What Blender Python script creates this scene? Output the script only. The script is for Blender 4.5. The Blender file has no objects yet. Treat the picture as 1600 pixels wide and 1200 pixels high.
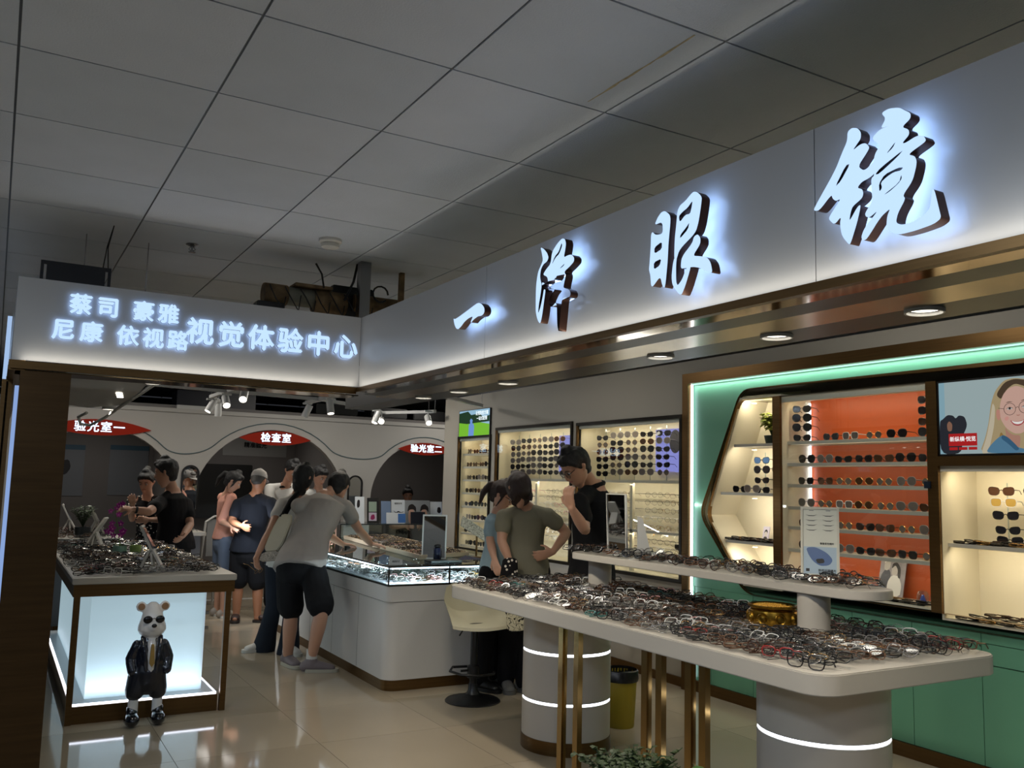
import bpy, bmesh, math, random
import numpy as np
from mathutils import Vector, Matrix, noise
rnd = random.Random(7)
sc = bpy.context.scene
COL = sc.collection
PI = math.pi
# ---------------------------------------------------------------- camera
H = 1.52
FPX = 1382.86
def _rot(p, r, y):
    cy, sy = math.cos(y), math.sin(y); cp, sp = math.cos(p), math.sin(p); cr, sr = math.cos(r), math.sin(r)
    return np.array([[cy,-sy,0],[sy,cy,0],[0,0,1]]) @ np.array([[1,0,0],[0,cp,-sp],[0,sp,cp]]) @ np.array([[cr,0,sr],[0,1,0],[-sr,0,cr]])
CR = _rot(.113143418, -.02554277, -.524931739)
cam = bpy.data.objects.new('camera', bpy.data.cameras.new('camera')); COL.objects.link(cam)
cam.matrix_world = Matrix([[CR[0,0], CR[0,2], -CR[0,1], 0],[CR[1,0], CR[1,2], -CR[1,1], 0],[CR[2,0], CR[2,2], -CR[2,1], H],[0,0,0,1]])
cam.data.sensor_width = 36; cam.data.lens = FPX/1600*36; cam.data.clip_start = .05; cam.data.clip_end = 100
sc.camera = cam
# ---------------------------------------------------------------- world, exposure, large lights
sc.view_settings.view_transform = 'Standard'; sc.view_settings.look = 'None'
sc.view_settings.gamma = 1; sc.view_settings.use_curve_mapping = False
sc.view_settings.exposure = 0.0
sc.cycles.use_denoising = True
sc.cycles.use_light_tree = True
sc.cycles.max_bounces = 7; sc.cycles.diffuse_bounces = 3; sc.cycles.glossy_bounces = 4
sc.cycles.transparent_max_bounces = 16; sc.cycles.transmission_bounces = 6
sc.cycles.sample_clamp_indirect = 3; sc.cycles.caustics_reflective = False; sc.cycles.caustics_refractive = False
w = bpy.data.worlds.new('world'); sc.world = w; w.use_nodes = True
w.node_tree.nodes['Background'].inputs[0].default_value = (.62, .68, .8, 1)
w.node_tree.nodes['Background'].inputs[1].default_value = .035
def light(kind, loc, power, col=(1,1,1), size=.1, size_y=None, to=None, spot=1.2, blend=.6, name='light'):
    """AREA with size_y: the longer side lies along world Y when size_y > size, else along world X"""
    l = bpy.data.lights.new(name, kind); l.energy = power; l.color = col
    if kind == 'AREA':
        l.size = size
        if size_y: l.shape = 'RECTANGLE'; l.size_y = size_y
    else: l.shadow_soft_size = size
    if kind == 'SPOT': l.spot_size = spot; l.spot_blend = blend
    o = bpy.data.objects.new(name, l); COL.objects.link(o); o.location = loc
    if to is not None:
        z = (Vector(loc)-Vector(to)).normalized()
        if kind == 'AREA' and size_y:
            lng = Vector((0,1,0)) if size_y > size else Vector((1,0,0))
            if size_y > size and abs(z.y) > .95: lng = Vector((0,0,1))
            a = (lng-z*lng.dot(z)).normalized()
            if size_y > size: y = a; x = y.cross(z)
            else: x = a; y = z.cross(x)
            o.rotation_euler = Matrix((x, y, z)).transposed().to_euler()
        else: o.rotation_euler = z.to_track_quat('Z', 'Y').to_euler()
    return o
# cool fluorescent panels of the mall hall, in the ceiling left of and behind the camera
for (x, y, e) in ((-.94, 2.14, 42), (-.94, -1.5, 40), (1.4, -1.5, 20), (-2.8, 2.2, 36), (-2.2, 6.3, 28), (3.9, -1.4, 10)):
    light('AREA', (x, y, 2.80), e, (.70, .83, 1.0), .55, name='hall_panel_light')
# LED wash along the lower edge of both fascias
light('AREA', (1.735, 1.45, 2.045), 4.2, (1,.93,.80), .03, 6.6, to=(1.765, 1.45, 2.3), name='fascia_wash')
light('AREA', (.90, 4.762, 2.045), 1.1, (1,.93,.80), 1.66, .03, to=(.90, 4.79, 2.3), name='fascia_wash')
# ---------------------------------------------------------------- pixel -> point helpers (frame 1600x1200)
CAM = np.array([0, 0, H])
def ray(px, py): return CR @ np.array([(px-800)/FPX, 1, (600-py)/FPX])
def at(px, py, d): return Vector(ray(px, py)*d + CAM)
def onx(px, py, X): r = ray(px, py); return Vector(r*X/r[0] + CAM)
def ony(px, py, Y): r = ray(px, py); return Vector(r*Y/r[1] + CAM)
def onz(px, py, Z): r = ray(px, py); return Vector(r*(Z-H)/r[2] + CAM)
# ---------------------------------------------------------------- materials
def lin(c):
    return tuple(((v/255)/12.92 if v/255 <= .04045 else ((v/255+.055)/1.055)**2.4) for v in c)
MATS = {}
def mat(name, rgb, rough=.5, metal=0, spec=.5, emit=None, estr=0, alpha=1, noise_amt=0, noise_scale=20, bump=0, bump_scale=60, coat=0, stretch=None, sheen=0):
    if name in MATS: return MATS[name]
    m = bpy.data.materials.new(name); m.use_nodes = True; MATS[name] = m
    nt = m.node_tree; b = nt.nodes['Principled BSDF']
    c = lin(rgb)
    b.inputs['Base Color'].default_value = (*c, 1); b.inputs['Roughness'].default_value = rough
    b.inputs['Metallic'].default_value = metal; b.inputs['Specular IOR Level'].default_value = spec
    b.inputs['Coat Weight'].default_value = coat; b.inputs['Sheen Weight'].default_value = sheen
    if emit: b.inputs['Emission Color'].default_value = (*lin(emit), 1); b.inputs['Emission Strength'].default_value = estr
    b.inputs['Alpha'].default_value = alpha
    m.diffuse_color = (*c, 1)
    if noise_amt or bump:
        tc = nt.nodes.new('ShaderNodeTexCoord'); mp = nt.nodes.new('ShaderNodeMapping')
        nt.links.new(tc.outputs['Object'], mp.inputs['Vector'])
        if stretch: mp.inputs['Scale'].default_value = stretch
        if noise_amt:
            n = nt.nodes.new('ShaderNodeTexNoise'); n.inputs['Scale'].default_value = noise_scale; n.inputs['Detail'].default_value = 5
            nt.links.new(mp.outputs[0], n.inputs['Vector'])
            mr = nt.nodes.new('ShaderNodeMapRange'); mr.inputs[1].default_value = .3; mr.inputs[2].default_value = .7
            mr.inputs[3].default_value = 1-noise_amt; mr.inputs[4].default_value = 1+noise_amt
            nt.links.new(n.outputs['Fac'], mr.inputs[0])
            mx = nt.nodes.new('ShaderNodeVectorMath'); mx.operation = 'SCALE'; mx.inputs[0].default_value = c
            nt.links.new(mr.outputs[0], mx.inputs['Scale']); nt.links.new(mx.outputs[0], b.inputs['Base Color'])
        if bump:
            n2 = nt.nodes.new('ShaderNodeTexNoise'); n2.inputs['Scale'].default_value = bump_scale; n2.inputs['Detail'].default_value = 3
            nt.links.new(mp.outputs[0], n2.inputs['Vector'])
            bp = nt.nodes.new('ShaderNodeBump'); bp.inputs['Strength'].default_value = bump; bp.inputs['Distance'].default_value = .01
            nt.links.new(n2.outputs['Fac'], bp.inputs['Height']); nt.links.new(bp.outputs[0], b.inputs['Normal'])
    return m
def emis(name, rgb, s):
    if name in MATS: return MATS[name]
    m = mat(name, (0,0,0), .6, emit=rgb, estr=s, spec=.1); return m
def glassmat(name, tint=(255,255,255), refl=.12, rough=.0, opac=0.0):
    if name in MATS: return MATS[name]
    m = bpy.data.materials.new(name); m.use_nodes = True; MATS[name] = m
    nt = m.node_tree; nt.nodes.clear(); o = nt.nodes.new('ShaderNodeOutputMaterial')
    t = nt.nodes.new('ShaderNodeBsdfTransparent'); t.inputs[0].default_value = (*lin(tint), 1)
    g = nt.nodes.new('ShaderNodeBsdfGlossy'); g.inputs['Roughness'].default_value = rough; g.inputs[0].default_value = (1,1,1,1)
    f = nt.nodes.new('ShaderNodeLayerWeight'); f.inputs[0].default_value = .5
    pw = nt.nodes.new('ShaderNodeMath'); pw.operation = 'POWER'; pw.inputs[1].default_value = 5
    nt.links.new(f.outputs['Facing'], pw.inputs[0])
    a = nt.nodes.new('ShaderNodeMath'); a.operation = 'MULTIPLY_ADD'; a.use_clamp = True; a.inputs[1].default_value = .6; a.inputs[2].default_value = refl*.6
    nt.links.new(pw.outputs[0], a.inputs[0])
    mx = nt.nodes.new('ShaderNodeMixShader'); nt.links.new(a.outputs[0], mx.inputs[0])
    nt.links.new(t.outputs[0], mx.inputs[1]); nt.links.new(g.outputs[0], mx.inputs[2])
    if opac:
        d = nt.nodes.new('ShaderNodeBsdfDiffuse'); d.inputs[0].default_value = (*lin(tint), 1)
        m2 = nt.nodes.new('ShaderNodeMixShader'); m2.inputs[0].default_value = opac
        nt.links.new(mx.outputs[0], m2.inputs[1]); nt.links.new(d.outputs[0], m2.inputs[2]); nt.links.new(m2.outputs[0], o.inputs[0])
    else: nt.links.new(mx.outputs[0], o.inputs[0])
    return m
GOLD = mat('brushed_bronze', (104, 78, 44), .34, .8, noise_amt=.12, noise_scale=3, stretch=(1, 1, 30))
GOLDM = mat('mirror_bronze', (140, 112, 72), .08, 1)
GOLDU = mat('polished_bronze', (158, 128, 80), .2, 1)
WHITE = mat('white_lacquer', (205, 203, 198), .32, spec=.5)
OFFW = mat('warm_white_board', (214, 208, 192), .5)
PANELW = mat('fascia_white', (180, 180, 180), .26, spec=.45)
POSTM = mat('post_bronze', (74, 54, 30), .36, .8, noise_amt=.15, noise_scale=3, stretch=(1,1,20))
CASEW = mat('case_interior_white', (222, 214, 190), .55)
BLACK = mat('black_metal', (18, 18, 19), .35, spec=.5)
DARK = mat('dark_paint', (40, 40, 42), .6)
STEEL = mat('steel', (160, 160, 165), .25, 1)
CHROME = mat('mirror_glass', (225, 228, 230), .02, 1)
GREEN = mat('green_lacquer', (98, 156, 128), .38, noise_amt=.03, noise_scale=2)
ORANGE = mat('orange_board', (190, 84, 32), .45)
GLASS = glassmat('pane_glass', (250,252,252), .07)
GLASSC = glassmat('counter_glass', (235,245,245), .09)
LEDW = emis('led_white', (235, 240, 255), 5.0)
LEDWARM = emis('led_warm', (255, 232, 190), 5.0)
# ---------------------------------------------------------------- mesh building
class MB:
    def __init__(s): s.v = []; s.f = []; s.m = []; s.mats = []
    def mi(s, m):
        if m not in s.mats: s.mats.append(m)
        return s.mats.index(m)
    def add(s, vs, fs, m):
        k = len(s.v); i = s.mi(m); s.v += [tuple(v) for v in vs]
        for f in fs: s.f.append(tuple(k+a for a in f)); s.m.append(i)
        return s
    def box(s, x0, x1, y0, y1, z0, z1, m, mtx=None):
        vs = [(x,y,z) for x in (x0,x1) for y in (y0,y1) for z in (z0,z1)]
        if mtx is not None: vs = [tuple(mtx @ Vector(v)) for v in vs]
        return s.add(vs, [(0,1,3,2),(4,6,7,5),(0,4,5,1),(2,3,7,6),(0,2,6,4),(1,5,7,3)], m)
    def rbox(s, x0, x1, y0, y1, z0, z1, r, m, n=5, corners='1111', mtx=None):
        """box with vertical edges rounded (x0y0, x1y0, x1y1, x0y1)"""
        P = []
        for (cx, cy, a0, fl) in ((x0, y0, PI, corners[0]), (x1, y0, 1.5*PI, corners[1]), (x1, y1, 0, corners[2]), (x0, y1, .5*PI, corners[3])):
            if fl == '0': P.append((cx, cy)); continue
            ox = cx + (r if cx == x0 else -r); oy = cy + (r if cy == y0 else -r)
            for k in range(n+1):
                a = a0 + k*PI/2/n; P.append((ox + r*math.cos(a), oy + r*math.sin(a)))
        return s.prism(P, z0, z1, m, mtx)
    def prism(s, P, z0, z1, m, mtx=None):
        n = len(P); vs = [(x,y,z0) for x,y in P] + [(x,y,z1) for x,y in P]
        if mtx is not None: vs = [tuple(mtx @ Vector(v)) for v in vs]
        fs = [tuple(range(n-1,-1,-1)), tuple(range(n, 2*n))] + [(i, (i+1)%n, n+(i+1)%n, n+i) for i in range(n)]
        return s.add(vs, fs, m)
    def tube(s, pts, r, m, n=8, caps=True, closed=False):
        pts = [Vector(p) for p in pts]; N = len(pts)
        rs = r if isinstance(r, (list, tuple)) else [r]*N
        base = len(s.v); i0 = s.mi(m); up = None
        for i, p in enumerate(pts):
            if closed: t = pts[(i+1)%N]-pts[i-1]
            else: t = pts[min(i+1, N-1)]-pts[max(i-1, 0)]
            if t.length < 1e-9: t = Vector((0,0,1))
            t.normalize()
            if up is None: up = Vector((0,0,1)) if abs(t.z) < .9 else Vector((1,0,0))
            a = t.cross(up)
            if a.length < 1e-5: a = t.cross(Vector((0,1,.1)))
            a.normalize(); b = a.cross(t); up = b if abs(b.dot(t)) < .9 else up
            for k in range(n):
                q = p + a*rs[i]*math.cos(2*PI*k/n) + b*rs[i]*math.sin(2*PI*k/n); s.v.append(tuple(q))
        for i in range(N if closed else N-1):
            j = (i+1) % N
            for k in range(n):
                s.f.append((base+i*n+k, base+i*n+(k+1)%n, base+j*n+(k+1)%n, base+j*n+k)); s.m.append(i0)
        if caps and not closed:
            s.f.append(tuple(base+k for k in range(n-1,-1,-1))); s.m.append(i0)
            s.f.append(tuple(base+(N-1)*n+k for k in range(n))); s.m.append(i0)
        return s
    def lathe(s, prof, m, c=(0,0,0), n=28, mtx=None, sx=1, sy=1, ripple=None):
        base = len(s.v); i0 = s.mi(m); N = len(prof)
        for (r, z) in prof:
            for k in range(n):
                a = 2*PI*k/n; rr = r*(1+(ripple(a, z) if ripple else 0))
                q = Vector((c[0]+rr*math.cos(a)*sx, c[1]+rr*math.sin(a)*sy, c[2]+z))
                if mtx is not None: q = mtx @ q
                s.v.append(tuple(q))
        for i in range(N-1):
            for k in range(n):
                s.f.append((base+i*n+k, base+i*n+(k+1)%n, base+(i+1)*n+(k+1)%n, base+(i+1)*n+k)); s.m.append(i0)
        s.f.append(tuple(base+k for k in range(n-1,-1,-1))); s.m.append(i0)
        s.f.append(tuple(base+(N-1)*n+k for k in range(n))); s.m.append(i0)
        return s
    def ball(s, c, r, m, n=10, k=7, mtx=None):
        rx, ry, rz = (r, r, r) if not isinstance(r, (tuple, list)) else r
        base = len(s.v); i0 = s.mi(m)
        for i in range(k+1):
            t = PI*i/k
            for j in range(n):
                a = 2*PI*j/n; q = Vector((rx*math.sin(t)*math.cos(a), ry*math.sin(t)*math.sin(a), rz*math.cos(t)))
                if mtx is not None: q = mtx @ q
                s.v.append((c[0]+q.x, c[1]+q.y, c[2]+q.z))
        for i in range(k):
            for j in range(n):
                s.f.append((base+i*n+j, base+(i+1)*n+j, base+(i+1)*n+(j+1)%n, base+i*n+(j+1)%n)); s.m.append(i0)
        return s
    def quad(s, a, b, c, d, m): return s.add([a,b,c,d], [(0,1,2,3)], m)
    def mesh(s, name, smooth=False, bevel=0):
        me = bpy.data.meshes.new(name); me.from_pydata(s.v, [], s.f)
        for m in s.mats: me.materials.append(m)
        me.polygons.foreach_set('material_index', s.m)
        me.update()
        bm = bmesh.new(); bm.from_mesh(me)
        bmesh.ops.remove_doubles(bm, verts=bm.verts, dist=1e-6)
        bmesh.ops.recalc_face_normals(bm, faces=bm.faces)
        if bevel:
            ed = [e for e in bm.edges if len(e.link_faces) == 2 and e.calc_face_angle(0) > .6]
            bmesh.ops.bevel(bm, geom=ed, offset=bevel, segments=2, affect='EDGES', clamp_overlap=True)
        if smooth:
            for f in bm.faces: f.smooth = True
            for e in bm.edges:
                if len(e.link_faces) == 2 and e.calc_face_angle(0) > .65: e.smooth = False
        bm.to_mesh(me); bm.free(); me.update()
        return me
    def obj(s, name, parent=None, smooth=False, bevel=0):
        return link(name, s.mesh(name, smooth, bevel), parent)
def link(name, me, parent=None):
    o = bpy.data.objects.new(name, me); COL.objects.link(o)
    if parent is not None: setpar(o, parent)
    return o
def world_loc(o):
    v = Vector(o.location); p = o.parent
    while p: v = v + Vector(p.location); p = p.parent
    return v
def setpar(o, p):
    """mesh data written in world coordinates is kept in place under a parent that is only translated"""
    o.parent = p; o.location = Vector(o.location) - world_loc(p)
def thing(name, label, cat, loc=(0,0,0), group=None, parent=None):
    o = bpy.data.objects.new(name, None); COL.objects.link(o); o.location = loc; o.empty_display_size = .05
    tag(o, label, cat, group); return o
def tag(o, label, cat, group=None):
    o['label'] = label; o['category'] = cat
    if group: o['group'] = group
    return o
def struct(o): o['kind'] = 'structure'; return o
def lab(o, t): o['label'] = t; return o
def stuff(o): o['kind'] = 'stuff'; return o
def textmesh(body, size, extrude=0, bold=0, align='CENTER', font_m=None):
    """flat or extruded glyphs in the XY plane as a mesh datablock"""
    cu = bpy.data.curves.new('txt', 'FONT'); cu.body = body; cu.size = size; cu.extrude = extrude; cu.offset = bold
    cu.align_x = align; cu.align_y = 'CENTER'; cu.resolution_u = 3; cu.offset = 0
    o = bpy.data.objects.new('txt', cu); COL.objects.link(o)
    dg = bpy.context.evaluated_depsgraph_get(); me = bpy.data.meshes.new_from_object(o.evaluated_get(dg))
    bpy.data.objects.remove(o)
    if bold:   # heavier strokes: the same glyph laid four more times, shifted by the extra stroke width
        bm = bmesh.new()
        for dx, dy in ((0,0),(1,0),(-1,0),(0,1),(0,-1)):
            m2 = me.copy(); m2.transform(Matrix.Translation((dx*bold, dy*bold, 0))); bm.from_mesh(m2)
        bm.to_mesh(me); bm.free()
    return me
def shapemesh(shapes, extrude):
    """list of (outer, [holes]) 2-D polygons -> extruded solid, centred on z=0 with half thickness extrude"""
    out = []
    for outer, holes in shapes:
        cu = bpy.data.curves.new('shp', 'CURVE'); cu.dimensions = '2D'; cu.fill_mode = 'BOTH'; cu.extrude = extrude
        for poly in [outer]+holes:
            sp = cu.splines.new('POLY'); sp.points.add(len(poly)-1)
            for i, p in enumerate(poly): sp.points[i].co = (p[0], p[1], 0, 1)
            sp.use_cyclic_u = True
        o = bpy.data.objects.new('shp', cu); COL.objects.link(o)
        dg = bpy.context.evaluated_depsgraph_get(); out.append(bpy.data.meshes.new_from_object(o.evaluated_get(dg)))
        bpy.data.objects.remove(o)
    bm = bmesh.new()
    for me in out: bm.from_mesh(me)
    me = bpy.data.meshes.new('shape'); bm.to_mesh(me); bm.free()
    return me
def place(me, name, mtx, mats, parent=None, by_normal=None):
    """bake mtx into the mesh; by_normal(n)->material index, on local normals"""
    me.materials.clear()
    for m in mats: me.materials.append(m)
    if by_normal:
        for p in me.polygons: p.material_index = by_normal(p)
    else:
        for p in me.polygons: p.material_index = 0
    me.transform(mtx); me.update(); me.name = name
    return link(name, me, parent)
def smoothpoly(P, n=2):
    """Chaikin corner cutting"""
    for _ in range(n):
        Q = []
        for i in range(len(P)):
            a, b = P[i], P[(i+1) % len(P)]
            Q += [(a[0]*.8+b[0]*.2, a[1]*.8+b[1]*.2), (a[0]*.2+b[0]*.8, a[1]*.2+b[1]*.8)]
        P = Q
    return P
# local axes for flat things: X right on the sheet, Y up on the sheet, Z towards the viewer
def sheet(org, right, up):
    r = Vector(right).normalized(); u = Vector(up).normalized(); n = r.cross(u)
    return Matrix(((r.x,u.x,n.x,org[0]),(r.y,u.y,n.y,org[1]),(r.z,u.z,n.z,org[2]),(0,0,0,1)))
# ================================================================ FLOOR AND CEILING
fl = struct(MB().box(-5, 9, -4, 16, -.06, -.004, mat('floor_grout', (70, 62, 50), .8)).obj('floor'))
def tilemat(name, base):
    m = mat(name, base, .07, spec=.45, noise_amt=.05, noise_scale=1.3, bump=.015, bump_scale=3); return m
TM = [tilemat('floor_tile_a', (164, 151, 130)), tilemat('floor_tile_b', (158, 146, 125)), tilemat('floor_tile_c', (169, 156, 135))]
T = .80
tmesh = [MB().box(-T/2+.0015, T/2-.0015, -T/2+.0015, T/2-.0015, -.012, 0, m).mesh('floor_tile') for m in TM]
fx0, fy0 = 1.757, 5.16
for i in range(-7, 8):
    for j in range(-6, 11):
        o = link('floor_tile', tmesh[(i*7+j*3+i*j) % 3]); o.parent = fl; o.location = (fx0+(i+.5)*T, fy0+(j+.5)*T, 0)
ZC = H + 1.313
ce = struct(MB().box(-5, 9, -4, 16, ZC+.02, ZC+.06, mat('ceiling_grid_dark', (28, 30, 33), .6)).obj('ceiling'))
CT = [mat('ceiling_tile_a', (206, 211, 222), .85, bump=.25, bump_scale=150, noise_amt=.03, noise_scale=4),
      mat('ceiling_tile_b', (200, 206, 217), .85, bump=.25, bump_scale=150, noise_amt=.03, noise_scale=4)]
c = .6
cm = [MB().box(-c/2+.004, c/2-.004, -c/2+.004, c/2-.004, 0, .015, m).mesh('ceiling_tile') for m in CT]
cx0, cy0 = .563-.6, 2.441
panels = {(-2, -1), (-2, -7), (2, -7), (-5, -1), (-4, 6), (6, -7)}
far = MB(); near = 0
for i in range(-8, 15):
    for j in range(-10, 22):
        x, y = cx0+(i+.5)*c, cy0+(j+.5)*c
        if (i, j) in panels: continue
        if -3 <= i <= 10 and -3 <= j <= 14:
            o = link('ceiling_tile', cm[(i*5+j*3) % 2]); o.parent = ce; o.location = (x, y, ZC); near += 1
        else: far.box(x-c/2+.004, x+c/2-.004, y-c/2+.004, y+c/2-.004, ZC, ZC+.015, CT[(i+j) % 2])
o = far.obj('ceiling_tiles_beyond', ce); stuff(o)
# thin aluminium T-bar strips in the joints, both ways
TB = mat('tbar_grey', (96, 98, 100), .35, .6)
b = MB()
for i in range(-8, 16): b.box(cx0+i*c-.004, cx0+i*c+.004, -4, 16, ZC+.006, ZC+.02, TB)
b.obj('ceiling_grid_bars', ce)
PF = emis('panel_diffuser', (205, 222, 255), 2.2)
for k, (i, j) in enumerate(sorted(panels)):
    x, y = cx0+(i+.5)*c, cy0+(j+.5)*c
    t = thing('ceiling_light_panel', 'square fluorescent ceiling panel at the upper left corner of the photo' if (i,j)==(-2,-1) else 'square fluorescent ceiling panel over the mall hall behind the camera', 'ceiling light', (x, y, ZC), 'mall ceiling panels')
    MB().box(x-.29, x+.29, y-.29, y+.29, ZC+.008, ZC+.02, PF).obj('diffuser', t)
    f = MB()
    for (a0,a1,b0,b1) in ((-.298,.298,-.298,-.27),(-.298,.298,.27,.298),(-.298,-.27,-.27,.27),(.27,.298,-.27,.27)):
        f.box(x+a0, x+a1, y+b0, y+b1, ZC-.003, ZC+.008, mat('panel_frame', (205,208,210), .4))
    f.obj('frame', t)
# smoke detector, sprinklers
def detector(p):
    t = thing('smoke_detector', 'round white smoke detector on the ceiling tiles', 'smoke detector', p)
    x, y, z = p
    MB().lathe([(.062,0),(.062,-.014),(.056,-.02),(.05,-.022)], WHITE, (x,y,z)).obj('base', t, True)
    MB().lathe([(.046,-.022),(.046,-.03),(.05,-.032),(.048,-.044),(.036,-.05)], WHITE, (x,y,z)).obj('cap', t, True)
    MB().lathe([(.043,-.0221),(.043,-.031)], BLACK, (x,y,z)).obj('vent_slot', t)
detector((1.5, 4.62, ZC))
def sprinkler(p, lb):
    x, y, z = p; t = thing('sprinkler', lb, 'sprinkler', p)
    MB().lathe([(.034,0),(.036,-.004),(.02,-.012),(.011,-.014)], STEEL, p).obj('collar', t, True)
    m = MB().tube([(x,y,z-.012),(x,y,z-.045)], .006, STEEL); m.lathe([(.02,-.045),(.02,-.048)], STEEL, p, 12)
    for s in (-1,1): m.tube([(x+s*.006,y,z-.014),(x+s*.018,y,z-.03),(x,y,z-.044)], .003, STEEL, 5)
    m.obj('head', t, True)
sprinkler((.875, 5.18, ZC), 'small metal sprinkler head on a ceiling tile above the left fascia')
P = []; rr = random.Random(4)
for k in range(19): P.append((1.662+rr.uniform(-.004,.0), 1.86+.03*k))
for k in range(18, -1, -1): P.append((1.664+rr.uniform(.0,.008)*math.sin(k/18*PI), 1.86+.03*k))
MB().prism([(x, y) for x, y in P][::-1], ZC-.0008, ZC+.001, mat('water_stain_brown', (176,160,128), .9, noise_amt=.3, noise_scale=30)).obj('water_stain', ce)
# ================================================================ MALL AND SHOP WALLS
hallw = mat('hall_wall', (120, 124, 128), .6)
struct(MB().box(-5.1, -5, -4, 16, 0, ZC, hallw).obj('wall_left'))
struct(MB().box(-5, 9, -4.1, -4, 0, ZC, hallw).obj('wall_front'))
struct(MB().box(-5, 9, 16, 16.1, 0, ZC, mat('dark_wall', (62, 62, 64), .7)).obj('wall_back'))
struct(MB().box(9, 9.1, -4, 16, 0, ZC, mat('service_wall', (128, 126, 122), .7)).obj('wall_right'))
# ---------------------------------------------------------------- arch wall at the back of the shop
YB = 11.5
def arch(cx, r, zc, n=28, grow=0, zb=0.0):
    R = r+grow; P = [(cx+R, zb)] + [(cx+R*math.cos(PI*k/n), zc+R*math.sin(PI*k/n)) for k in range(n+1)] + [(cx-R, zb)]
    return P
a1 = (1.07, .91, 1.16); a2 = (3.12, .985, 1.16); a3 = (5.27, .80, 1.27)
ZT = 2.30
AW = mat('arch_wall_grey', (172, 169, 164), .6)
me = shapemesh([([(-.4, 0), (7.6, 0), (7.6, ZT), (-.4, ZT)], [arch(*a, zb=.001) for a in (a1, a2, a3)])], .06)
aw = place(me, 'arch_wall', sheet((0, YB+.06, 0), (1,0,0), (0,0,1)), [AW]); struct(aw); aw.name = 'wall_arches'
# wavy groove line following the arches
gp = []
for (cx, r, zc), nx in ((a1, 2.09), (a2, 4.23), (a3, None)):
    R = r+.085
    for k in range(29):
        a = PI - PI*k/28
        if math.sin(a) < .70: continue
        gp.append((cx+R*math.cos(a), YB-.003, zc+R*math.sin(a)))
    if nx:
        P0 = Vector(gp[-1]); T0 = (P0-Vector(gp[-2])).normalized()*.55; a_, r_n, z_n = (a2 if cx == a1[0] else a3)
        a5 = PI-math.asin(.71); P1 = Vector((a_+(r_n+.085)*math.cos(a5), YB-.003, z_n+(r_n+.085)*math.sin(a5))); T1 = Vector((math.sin(a5), 0, -math.cos(a5)))*.55
        for k in range(1, 12):
            t_ = k/12; h0 = 2*t_**3-3*t_**2+1; h1 = t_**3-2*t_**2+t_; h2 = -2*t_**3+3*t_**2; h3 = t_**3-t_**2
            gp.append(tuple(P0*h0+T0*h1+P1*h2+T1*h3))
gr = MB().tube(gp, .007, mat('groove_teal', (78, 96, 100), .4), 6)
struct(gr.obj('trim_1', None, True))
struct(MB().box(-.4, 7.6, YB-.02, YB+.12, ZT, ZT+.05, AW).obj('trim_2'))
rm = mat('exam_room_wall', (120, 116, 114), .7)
for x in (1.07, 3.12, 5.4): light('AREA', (x, 13.0, 2.3), 5.0, (1,.95,.88), .8, name='exam_room_fill')  # unseen fill added to lift the dark exam rooms
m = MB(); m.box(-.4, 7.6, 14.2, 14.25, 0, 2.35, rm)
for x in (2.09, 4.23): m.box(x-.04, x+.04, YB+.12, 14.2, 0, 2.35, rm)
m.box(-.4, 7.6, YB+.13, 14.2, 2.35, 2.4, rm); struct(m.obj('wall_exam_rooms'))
SR = emis('sign_red', (170, 42, 22), .35)
WL = emis('small_sign_white', (200, 230, 255), 3.0)
def archsign(cx, zc, wid, hh, txt, size, lb):
    t = thing('arch_sign', lb, 'sign', (cx, YB-.02, zc))
    P = []; n = 16
    for k in range(n+1): a = -1+2*k/n; P.append((a*wid/2, -hh*(1-a*a)*.45))
    for k in range(n-1, 0, -1): a = -1+2*k/n; P.append((a*wid/2, hh*(1-a*a)*.55))
    place(shapemesh([(P, [])], .012), 'plate', sheet((cx, YB-.012, zc), (1,0,0), (0,0,1)), [SR], t)
    for k, ch in enumerate(txt):
        me = textmesh(ch, size, .006, size*.012)
        place(me, 'letter', sheet((cx+(k-(len(txt)-1)/2)*size*1.08, YB-.032, zc+.005), (1,0,0), (0,0,1)), [WL], t)
archsign(1.04, 2.06, 1.15, .19, '验光室一', .13, 'red lens-shaped sign reading 验光室一 over the left arch')
archsign(3.13, 2.03, .93, .185, '检查室', .125, 'red lens-shaped sign reading 检查室 over the middle arch')
archsign(5.27, 1.98, .84, .175, '验光室二', .115, 'red lens-shaped sign reading 验光室二 over the right arch')
# small arched mirrors on the piers
def archmirror(cx, zb, r, hh, lb):
    t = thing('arched_mirror', lb, 'mirror', (cx, YB, zb))
    P = arch(cx, r, zb+hh-r, 16, 0, zb); Q = arch(cx, r, zb+hh-r, 16, .02, zb-.02)
    place(shapemesh([(P, [])], .004), 'mirror_pane', sheet((0, YB-.006, 0), (1,0,0), (0,0,1)), [CHROME], t)
    place(shapemesh([(Q, [P])], .012), 'frame', sheet((0, YB-.012, 0), (1,0,0), (0,0,1)), [BLACK], t)
archmirror(2.10, 1.12, .085, .52, 'small arched mirror on the pier between left and middle arches')
archmirror(4.24, .95, .085, .62, 'small arched mirror on the pier between middle and right arches')
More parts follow.
